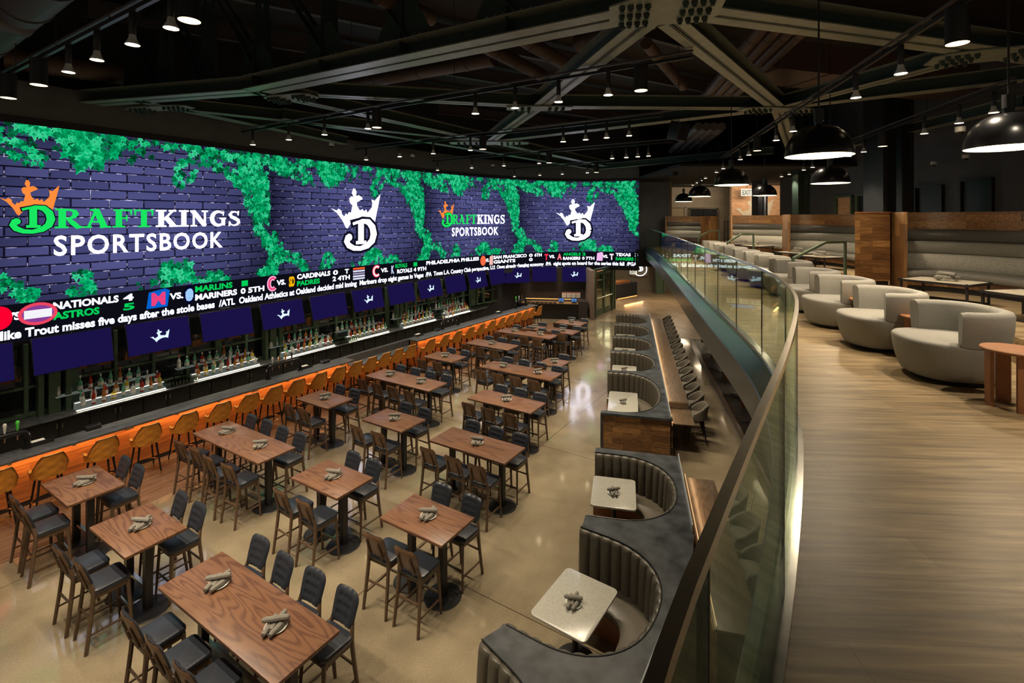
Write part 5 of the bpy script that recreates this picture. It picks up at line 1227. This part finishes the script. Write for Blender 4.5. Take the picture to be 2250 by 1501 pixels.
banquette('curved grey banquette with wood back, second nearest', [(8.55, 15.4), (9.25, 15.1), (9.65, 14.0), (9.55, 12.4), (9.1, 11.2)])
banquette('curved grey banquette with wood back before brick wall', [(8.85, 19.9), (9.8, 19.5), (10.3, 18.4), (10.2, 17.0), (9.6, 15.9)])
banquette('short farthest banquette with wood back at the mezzanine end', [(8.9, 28.2), (10.0, 27.7), (10.6, 26.6), (10.6, 25.6)])
o = thing('wood_partition', 'tall walnut block partition between first and second banquettes', 'partition', (7.2, 9.8, PZ)); bp_ = [(-.33, .03), (.33, -.03), (.98, .95), (.36, 1.0)]; m = MB(); m.prism(bp_, .1, 1.46); m.build('body', 'walnut boards', o, smooth=False); m = MB(); m.prism([(-.29, .07), (.33, .02), (.95, .93), (.38, .97)], 0, .1); m.build('kick_plinth', 'black steel', o, smooth=False); m = MB(); m.prism([(-.34, .02), (.34, -.04), (.99, .96), (.35, 1.01)], 1.46, 1.48); m.build('cap', 'table wood', o, smooth=False)
def cocktail(label, group):
    o = thing('cocktail_table', label, 'table', group=group); W_, L_, H = .72, .9, .36
    m = MB(); m.box((0, 0, H-.02), (W_, L_, .02)); m.build('tabletop', 'cocktail top', o, smooth=False)
    m = MB()
    for sx in (-1, 1): m.box((sx*(W_/2+.004), 0, H-.025), (.02, L_+.03, .035))
    for sy in (-1, 1): m.box((0, sy*(L_/2+.004), H-.025), (W_, .02, .035))
    m.build('top_frame', 'black steel', o, smooth=False)
    for sx in (-1, 1):
        for sy in (-1, 1): m = MB(); m.box((sx*(W_/2-.02), sy*(L_/2-.02), H/2), (.028, .028, H)); m.build('leg', 'black steel', o, smooth=False)
        m = MB(); m.box((sx*(W_/2-.02), 0, .015), (.024, L_-.05, .024)); m.build('runner', 'black steel', o, smooth=False)
    return o
for i, (x, y, rz, d) in enumerate(((6.95, 7.9, .45, 'nearest banquette, farther table'), (6.95, 6.45, .15, 'nearest banquette, nearer table'), (8.15, 13.0, .3, 'second banquette, nearer table'), (8.35, 14.4, .4, 'second banquette, farther table'), (8.95, 18.0, .3, 'third banquette, nearer table'), (9.05, 19.3, .4, 'third banquette, farther table'))):
    first_or_dup(ST, 'cock', cocktail, (x, y, PZ), rz, 'low black framed table with grey top at %s' % d, 'low tables at the banquettes')
    napkins((x+.05, y, PZ+.352), rz+1.2, 'low table of ' + d, 1.35)
def handrail(label, a, b, c):
    o = thing('stair_handrail', label, 'handrail', (a[0], a[1], MZ)); a, b, c = Vector(a), Vector(b), Vector(c); T = -Vector((a.x, a.y, MZ))
    m = MB(); m.bar(a+T, b+T, .05); m.bar(b+T, c+T, .05); m.build('top_rail', 'rail green', o, smooth=False)
    m = MB(); m.bar((0, 0, 0), a+T, .05); m.build('post', 'rail green', o, smooth=False); m = MB(); m.bar(Vector((c.x, c.y, PZ))+T, c+T, .05); m.build('post', 'rail green', o, smooth=False)
handrail('green steel stair handrail beside the lounge chairs, nearest', (5.96, 10.4, 4.75), (7.15, 11.2, 5.05), (7.74, 11.4, 5.05))
handrail('green steel stair handrail at the third banquette', (7.55, 17.2, 4.75), (8.1, 17.3, 5.05), (8.56, 17.4, 5.05))
handrail('green steel stair handrail farthest along the mezzanine', (8.35, 22, 4.75), (8.9, 22, 5.05), (9.3, 22, 5.05))
def high_stool(label, group):
    o = thing('metal_stool', label, 'stool', group=group)
    for sx in (-1, 1):
        for sy in (-1, 1): m = MB(); m.box((sx*.2, sy*.2, .6), (.035, .035, 1.2)); m.build('leg', 'black steel', o, smooth=False)
    m = MB(); m.box((0, 0, 1.2), (.44, .44, .04)); m.build('seat', 'black steel', o, smooth=False)
    for z in (.3, .75): m = MB(); m.box((0, .2, z), (.4, .03, .03)); m.box((0, -.2, z), (.4, .03, .03)); m.build('stretcher', 'black steel', o, smooth=False)
    return o
for i in range(3): first_or_dup(ST, 'hst', high_stool, (11.2+i*.62, 25.2, MZ+.3), 0, 'tall black metal stool before the brick wall, %s from left' % ORD[i], 'tall metal stools')
# ------------------------------------------------------------------ roof steel
TZ_ = 8.5
def TP(px, py, z=TZ_): return P(px, py, z)
def steel(label, a, b, w_=.42, h=.3, mat='truss steel', ext=0, solid=False):
    a = Vector(a); b = Vector(b); d = (b-a); L = d.length+ext*2; d.normalize(); c = (a+b)/2; o = thing('roof_beam', label, 'beam', tuple(c), math.atan2(d.y, d.x))
    m = MB(); fl = w_*.46
    for s_ in (-1, 1): m.box((0, s_*(w_/2-fl/2), .01), (L, fl, .02)); m.box((0, s_*(w_/2-fl/2), h), (L, fl, .02))
    m.build('flange', mat, o, smooth=False)
    m = MB()
    for s_ in (-1, 1): m.box((0, s_*(.035), h/2), (L, .015, h))
    m.box((0, 0, h*.6), (L, .06, .01)); m.build('web', 'truss dark', o, smooth=False); return o
n1 = TP(1460, 20); n2 = TP(1185, 236); n3 = TP(1710, 240); n4 = TP(560, 203); n5 = TP(300, 222); n6 = TP(1075, 313); n7 = TP(2180, 118)
nw = TP(150, 233)
BE = [('pale underside of main roof beam meeting the screen wall at left', nw, n4, .5), ('longest wide roof beam sweeping from left to top centre', n4, n1, .60), ('roof beam crossing the top right corner', n1, n7+(n7-n1)*.35, .5),
 ('wide diagonal roof beam from top centre gusset down left', n1, n2, .42), ('diagonal roof beam continuing to the lower middle gusset', n2, n6, .36), ('wide diagonal roof beam from top centre gusset down right', n1+Vector((.25, .5, 0)), n3, .42),
 ('horizontal roof beam left of the middle gusset', TP(700, 211), n2, .32), ('horizontal roof beam right of the middle gusset', n2, n3, .32), ('thin roof beam from left gusset to lower middle gusset', n4, n6, .34), ('roof beam from lower middle gusset rising right', n6, n3, .36),
 ('roof beam right of right gusset, upper', n3, n7, .34), ('roof beam right of right gusset, lower', n3, TP(2250, 178), .32), ('short roof beam below the right gusset', n3, TP(1745, 352), .36), ('low far roof beam from left above screen', n5, TP(760, 318), .34), ('thin far roof beam above second screen crown', TP(330, 235), n6, .28),
 ('far roof beam behind the spotlights at centre', n6, TP(1330, 366), .34), ('farthest roof beam above the last screen section', TP(1180, 385), TP(1700, 338), .34), ('thin roof beam right above mezzanine', TP(1745, 352), TP(2250, 235), .3), ('far thin roof beam running to the lower right gusset', TP(620, 262), TP(1300, 372), .28)]
for l, a, b, w_ in BE: steel(l, a, b, w_)
# upright truss frames above the long beam
tr = thing('roof_truss', 'dark green riveted truss frame rising above the long roof beam', 'truss', tuple(n4)); d = n1-n4; L = d.length; dn = d.normalized()
def trp(t, z): return dn*(L*t)+Vector((0, 0, z))
m = MB(); m.bar(trp(-.6, 2.75), trp(1.0, 2.75), .3, d0=.3); m.build('top_chord', 'truss dark', tr, smooth=False)
for i, t in enumerate((-.42, -.2, .03, .27, .50, .74)):
    m = MB()
    for s_ in (-1, 1): q = Vector((-dn.y, dn.x, 0))*.1*s_; m.bar(trp(t, .1)+q, trp(t, 2.75)+q, .03, d0=.34, up=(dn.y, -dn.x, 0))
    m.build('vertical_post', 'truss dark', tr, smooth=False)
    m = MB()
    for s_ in (-1, 1): q = Vector((-dn.y, dn.x, 0))*.13*s_; m.bar(trp(t+.02, .3)+q, trp(t-.19, 2.6)+q, .03, d0=.28, up=(dn.y, -dn.x, 0))
    m.build('diagonal_brace', 'truss dark', tr, smooth=False)
    m = MB(); T2 = Matrix.Translation(trp(t, 0)) @ Matrix.Rotation(math.atan2(dn.y, dn.x), 4, 'Z'); hw = .62
    m.loft([[(-hw, y, .3), (hw, y, .3), (hw, y, .45), (.26, y, 1.05), (-.26, y, 1.05), (-hw, y, .45)] for y in (-.16, -.145)], M=T2); gp = m.build('gusset_plate', 'truss dark', tr, smooth=False)
    m = MB()
    for q in range(6): m.lathe([(.02, 0), (.02, .02), (.012, .03), (0, .03)], n=6, M=T2 @ Matrix.Translation((-.4+.16*q, -.16, .38)) @ Matrix.Rotation(PI/2, 4, 'X'))
    m.build('rivet_row', 'truss steel', gp)
m = MB(); m.bar(trp(-.6, .38), trp(1.0, .38), .02, d0=.26); m.build('riveted_plate', 'truss dark', tr, smooth=False)
def gusset(label, c, w_, l, rz, nb):
    o = thing('gusset_plate', label, 'steel plate', (c.x, c.y, TZ_-.012), rz); m = MB(); m.prism([(-l/2, -w_*.3), (-l*.3, -w_/2), (l*.3, -w_/2), (l/2, -w_*.3), (l/2, w_*.3), (l*.3, w_/2), (-l*.3, w_/2), (-l/2, w_*.3)], -.025, 0); m.build('plate', 'truss steel', o, smooth=False)
    k = 0
    for i in range(nb):
        for s_ in (-1, 1):
            x = s_*(l*.16+l*.3*(i//3)/(max(1, nb//3))); y = (-.3+.3*(i % 3))*w_
            m = MB(); m.lathe([(0, -.075), (.028, -.085), (.028, -.05), (.042, -.05), (.042, -.0), (0, 0)], (x, y, -.025), 6)
            if k == 0: b0 = m.build('bolt', 'truss dark', o)
            else: b_ = b0.copy(); C.objects.link(b_); b_.location = Vector((x, y, 0))-Vector(b0x); b_.parent = o
            if k == 0: b0x = (x, y, 0)
            k += 1
    return o
gusset('large bolted gusset plate at the top centre', n1, .95, 1.5, -.2, 12); gusset('bolted gusset plate on the middle horizontal beam', n2, .55, 1.7, 0, 9); gusset('bolted gusset plate above the large hanging dome lamp', n3, .6, 2.1, .1, 12)
gusset('bolted gusset plate on left of the long beam', TP(640, 212), .6, 1.3, -.3, 12); gusset('bolted gusset plate above the left end of screen', TP(350, 236), .5, 1.9, -.2, 12); gusset('bolted gusset plate above the third screen section', n6, .8, 3.0, 0, 12); gusset('bolted gusset plate at the right edge', n7, .8, 1.8, -.4, 12)
# purlins under the deck
d = Vector((5.6, 3.3, 0)).normalized(); nn = Vector((-d.y, d.x, 0))
for i in range(9):
    p = Vector((-11.5, 12.06, 10.9))+nn*(-9+i*3.2); a = p-d*6; b = p+d*34; o = thing('ceiling_purlin', 'thin purlin under the dark ceiling deck, %s row' % ORD[i], 'beam', tuple((a+b)/2), math.atan2(d.y, d.x), 'purlins under the ceiling deck')
    m = MB(); m.box((0, 0, 0), (40, .16, .03)); m.box((0, 0, .25), (40, .03, .5)); m.build('purlin_body', 'pipe grey', o, smooth=False)
# pipes and ducts
def pipe(label, a, b, r, mat='pipe brown', name='ceiling_pipe', n=14, bands=3):
    a = Vector(a); b = Vector(b); c = (a+b)/2; o = thing(name, label, 'pipe' if name == 'ceiling_pipe' else 'duct', tuple(c)); m = MB(); m.tube([a-c, b-c], r, n); m.build('pipe_body', mat, o)
    for k in range(bands):
        t = (k+.5)/bands; q = (a-c).lerp(b-c, t); d = (b-a).normalized()*.03; m = MB(); m.tube([q-d, q+d], r*1.06, n); m.build('pipe_band', mat, o)
Z4 = 9.6
for i, (p, q, r, l) in enumerate((((783, 182), (1085, 128), .2, 'brown duct pipe behind the long roof beam'), ((1063, 100), (1190, 165), .17, 'brown pipe below the long beam, left of pair'), ((1140, 80), (1260, 152), .17, 'brown pipe below the long beam, right of pair'), ((830, -8), (950, 40), .16, 'brown pipe at top beside the truss'), ((1270, 95), (1440, 40), .2, 'brown pipe right of the diagonal beam'), ((1420, 95), (1500, 190), .14, 'thin brown pipe below top centre gusset'))):
    pipe(l, P(p[0], p[1], Z4), P(q[0], q[1], Z4), r)
for i in range(4):
    pipe('grey brown pipe in the bundle below right gusset, %s from left' % ORD[i], P(1693+i*38, 38-i*3, Z4), P(1545+i*20, 218, Z4), .15-.01*i, 'pipe brown')
for i in range(4):
    pipe('grey pipe in the small bundle left of dome lamps, %s from left' % ORD[i], P(1535+i*17, 278, 9.3), P(1475+i*16, 332, 9.3), .17, 'pipe grey')
pipe('large grey duct in the upper left corner', P(-60, 105, 9.2), P(110, -60, 9.2), .40, 'pipe grey', 'air_duct', 24, 2); pipe('brown duct passing behind the left spotlights', P(10, 125, 9.3), P(270, 165, 9.3), .26, 'pipe brown', 'air_duct', 20, 4)
pipe('branch duct below the upper left corner duct', P(-90, 5, 9.0), P(60, 50, 9.0), .26, 'pipe grey', 'air_duct', 20, 1)
o = thing('air_duct', 'wide brown flat duct panels above the mezzanine lamps', 'duct', (10.2, 14.6, 9.95), .3); m = MB(); m.box((0, 0, 0), (8.6, 1.4, .8)); m.build('duct_body', 'pipe brown', o, smooth=False)
for k in range(5): m = MB(); m.box((-3.6+k*1.8, 0, 0), (.05, 1.46, .86)); m.build('duct_flange', 'pipe brown', o, smooth=False)
# ------------------------------------------------------------------ spot rails and lamps
def bell(label, group):
    o = thing('track_spotlight', label, 'spotlight', group=group); m = MB(); m.lathe([(.03, .44), (.035, .40), (.035, .14), (.03, .13)], n=10); m.build('stem', 'black steel', o)
    m = MB(); m.lathe([(.028, .15), (.034, .12), (.042, .07), (.066, .02), (.070, .0)], n=16, cap=False); m.build('bell_shade', 'white plastic', o); m = MB(); m.lathe([(0, .006), (.064, .006)], n=16, cap=False); m.build('lamp_glass', 'bulb glow', o); return o
def cyl(label, group):
    o = thing('cylinder_downlight', label, 'spotlight', group=group); m = MB(); m.lathe([(.115, .0), (.12, 0), (.12, .45), (.05, .46), (.0, .46)], n=20, cap=False); m.build('housing', 'black steel', o)
    m = MB(); m.lathe([(0, .02), (.11, .02), (.115, .0)], n=20, cap=False); m.build('lamp_glass', 'cylinder glow', o); return o
def spot(loc, pw, ang=86, col=(1, .83, .61), blend=.6, r=.05):
    l = bpy.data.lights.new('spot', 'SPOT'); l.energy = pw; l.color = col; l.spot_size = math.radians(ang); l.spot_blend = blend; l.shadow_soft_size = r
    o = bpy.data.objects.new('spot_light', l); C.objects.link(o); o.location = loc; return o
LZ = 7.9
RAILS = [('rail nearest the left corner', [(20, 235), (150, 150), (420, 5)], [(35, 218, 1), (103, 190, 1), (150, 159, 0), (207, 131, 0), (280, 96, 0), (357, 57, 0), (411, 44, 1)], SPOT_W),
 ('long rail over front tables', [(560, 310), (850, 272), (1500, 175)], [(575, 321, 0), (645, 309, 0), (722, 298, 0), (808, 283, 0), (855, 286, 1), (1031, 246, 0), (1121, 234, 0), (1215, 219, 0), (1322, 201, 0), (1408, 199, 1)], SPOT_W),
 ('second rail over the hall', [(810, 352), (1440, 280)], [(824, 354, 0), (887, 346, 0), (958, 339, 0), (1036, 331, 0), (1080, 332, 1), (1228, 309, 0), (1277, 304, 0), (1322, 299, 0), (1372, 294, 0)], SPOT_W),
 ('third rail over the hall', [(980, 380), (1430, 338)], [(989, 378, 0), (1047, 371, 0), (1115, 366, 0), (1182, 359, 0), (1221, 361, 1), (1336, 346, 0), (1365, 343, 0), (1390, 341, 0), (1416, 340, 0)], SPOT_W),
 ('fourth rail over the hall', [(1120, 390), (1400, 378)], [(1134, 389, 0), (1189, 386, 0), (1224, 381, 0), (1285, 379, 0), (1320, 381, 1)], SPOT_W*1.3),
 ('fifth rail over the hall', [(1190, 406), (1380, 393)], [(1201, 404, 0), (1251, 401, 0), (1305, 396, 0), (1358, 395, 0)], SPOT_W*1.5),
 ('first mezzanine rail', [(2200, 30), (1510, 412)], [(2103, 96, 1), (1955, 164, 0), (1865, 216, 0), (1740, 289, 0), (1700, 309, 0), (1672, 331, 1), (1645, 341, 0), (1627, 351, 0), (1590, 371, 0), (1577, 379, 0), (1555, 392, 0), (1545, 397, 0), (1530, 402, 0), (1522, 407, 0)], MEZZ_W),
 ('second mezzanine rail', [(2350, 215), (1640, 409)], [(2250, 245, 0), (2107, 271, 0), (2032, 294, 0), (1960, 321, 1), (1904, 334, 0), (1865, 344, 0), (1787, 368, 0), (1762, 374, 0), (1714, 384, 0), (1700, 389, 0), (1663, 405, 0), (1653, 408, 0)], MEZZ_W)]
for ri, (rl, path, lamps, pw) in enumerate(RAILS):
    zb = LZ if ri < 6 else 7.75
    pts = [P(x, y, zb) for x, y in path]; pts = [Vector((p.x, p.y, zb+.46)) for p in pts]
    # rail runs exactly over its lamps
    lp = sorted([P(x, y, zb) for x, y, k in lamps], key=lambda v: v.x); 
    if ri < 6: d = Vector((math.cos(TU), math.sin(TU), 0))
    else: d = (lp[-1]-lp[0]) if ri == 6 else (lp[-1]-lp[0]); d = Vector((d.x, d.y, 0)).normalized()
    c = sum(lp, Vector())/len(lp); ts = [(p-c).dot(d) for p in lp]; a = c+d*(min(ts)-.6); b = c+d*(max(ts)+.9); a.z = b.z = zb+.46
    o = thing('track_rail', 'black ceiling track carrying spotlights, ' + rl, 'light track', tuple((a+b)/2)); T = -(a+b)/2
    m = MB(); m.bar(a+T, b+T, .05, d0=.06); m.build('track_body', 'black steel', o, smooth=False); nb = 4
    for k in range(nb): q = a.lerp(b, (k+.5)/nb)+T; m = MB(); m.tube([q, q+Vector((0, 0, 2.6))], .008, 5); m.build('hanger_rod', 'black steel', o)
    m = MB(); m.bar(a+T+Vector((0, 0, .10)), b+T+Vector((0, 0, .10)), .04, d0=.03); m.build('cable_conduit', 'pipe grey', o, smooth=False)
    for i, (x, y, kind) in enumerate(lamps):
        q = P(x, y, zb); t = (q-c).dot(d); q = Vector((c.x, c.y, zb))+d*t if ri < 8 else q
        lab = ('small glowing bell spotlight' if not kind else 'black cylinder downlight')+', %s lamp on %s' % (ORD[i], rl)
        first_or_dup(ST, 'cyl' if kind else 'bell', cyl if kind else bell, tuple(q), 0, lab, 'track spotlights' if not kind else 'cylinder downlights', (1.2, 1.2, 1.0) if not kind else None)
        if not kind and not (ri >= 6 and i > 8 and i % 2): spot((q.x, q.y, q.z-.03), pw)
        elif kind: spot((q.x, q.y, q.z-.03), CYL_W, 80)
for x, y in ((5.2, 4.6), (4.8, 2.6), (4.3, .8), (8.6, 3.5), (2.6, -1.0)): spot((x, y, 7.7), MEZZ_W)       # unseen spots added to brighten the near floor, where the rails run on
for k in range(6): q = Vector((-5.8, 5.4, 7.85))+U1*(k*1.5-3.0); spot(tuple(q), SPOT_W)  # unseen row of spots added to brighten the front of the hall floor
# hanging dome lamps
def dome(label, group):
    o = thing('dome_pendant', label, 'pendant lamp', group=group); R = .40; n = 12
    prof = [(R, 0), (R*1.0, .01)]+[(R*math.cos(t*PI/2/n*.93), .01+R*.98*math.sin(t*PI/2/n)) for t in range(1, n+1)]
    m = MB(); m.lathe(prof+[(.05, .42), (.05, .50), (.0, .51)], n=40, cap=False); m.build('dome_shade', 'black metal gloss', o)
    m = MB(); m.lathe([(R*.985, .002)]+[(R*.97*math.cos(t*PI/2/n*.93), .005+R*.94*math.sin(t*PI/2/n)) for t in range(1, n+1)], n=40, cap=False); m.build('inner_shade', 'dome inside', o)
    m = MB(); m.lathe([(0, .06), (.10, .08), (.12, .13), (.06, .2), (0, .22)], n=16, cap=False); m.build('bulb', 'dome glow', o)
    m = MB(); m.tube([(0, 0, .5), (0, 0, 2.2)], .012, 6); m.build('cord', 'black steel', o); m = MB(); m.lathe([(.06, .46), (.06, .62), (.0, .63)], n=12); m.build('cap_fitting', 'black steel', o); return o
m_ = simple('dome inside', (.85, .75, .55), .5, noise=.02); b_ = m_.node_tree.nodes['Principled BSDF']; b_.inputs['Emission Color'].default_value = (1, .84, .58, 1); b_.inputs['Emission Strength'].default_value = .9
for i, (x, y, l) in enumerate(((1799, 343, 'largest one over the near lounge chairs'), (2216, 325, 'cut by the right edge'), (1824, 403, 'second in right row'), (1607, 407, 'second in left row'), (1680, 430, 'third in right row'), (1537, 432, 'third in left row'), (1502, 443, 'farthest at left'))):
    q = P(x, y, 6.42); first_or_dup(ST, 'dome', dome, tuple(q), 0, 'glossy black dome pendant lamp, ' + l, 'dome pendant lamps')
    l_ = bpy.data.lights.new('dome_light', 'POINT'); l_.energy = DOME_W*5; l_.color = (1, .82, .58); l_.shadow_soft_size = .12; lo = bpy.data.objects.new('dome_light', l_); C.objects.link(lo); lo.location = (q.x, q.y, q.z+.03)
# far ceiling panels, cameras, speakers
for i, (x, y) in enumerate(((1622, 424), (1638, 419), (1662, 421), (1694, 433), (1712, 430), (1735, 425), (1700, 413))):
    q = P(x, y, 7.85); o = thing('ceiling_panel_light', 'bright flat ceiling light near the brick wall, %s' % ORD[i], 'ceiling light', tuple(q), 0, 'flat ceiling lights by the brick wall'); m = MB(); m.box((0, 0, 0), (.8, .25, .05)); m.build('lens', 'panel glow', o, smooth=False); m = MB(); m.box((0, 0, .04), (.86, .31, .04)); m.build('light_frame', 'black steel', o, smooth=False)
for x, y in ((16.5, 33), (18.5, 32), (13, 33.5)): area('brick_light', (x, y, 7.8), 2, .8, 75, (1, .80, .55), (math.radians(40), 0, 0))
def cctv(label, group):
    o = thing('dome_camera', label, 'security camera', group=group); m = MB(); m.lathe([(.10, .12), (.10, .02), (.08, 0), (0, 0)], n=16, cap=False); m.build('housing', 'white plastic', o); m = MB(); m.lathe([(.065, 0), (.05, -.045), (0, -.065)], n=14, cap=False); m.build('lens_dome', 'black metal gloss', o); return o
for i, (x, y, l) in enumerate(((2052, 362, 'second from right'), (2122, 348, 'rightmost'), (1995, 373, 'left of the window openings'), (1820, 418, 'on the thin white post'), (716, 340, 'under screen header at left'), (896, 363, 'under screen header at centre'), (1074, 388, 'under screen header at right'), (2110, 290, 'below the second mezzanine rail'))):
    z = 7.6 if y < 400 and x > 1500 else 7.2
    if x > 1500: q = P(x, y, z)
    else: s = led_s(x); q = led(s, 8.42, .32)
    first_or_dup(ST, 'cctv', cctv, tuple(q), 0, 'white dome security camera, ' + l, 'dome security cameras')
for i, (x, y, l) in enumerate(((1491, 288, 'black hanging loudspeaker above the middle of the hall'), (1479, 375, 'black hanging loudspeaker before the far wall'))):
    q = P(x, y, 8.0); o = thing('loudspeaker', l, 'loudspeaker', tuple(q), .6); m = MB(); m.rbox((0, 0, 0), (.45, .35, .5), .03, M=Matrix.Rotation(.3, 4, 'X')); m.build('cabinet', 'black steel', o); m = MB(); m.box((0, -.18, -.0), (.38, .01, .42), M=Matrix.Rotation(.3, 4, 'X')); m.build('grille', 'cabinet black', o, smooth=False); m = MB(); m.tube([(0, 0, .2), (0, 0, 2.5)], .01, 5); m.build('hanger', 'black steel', o)
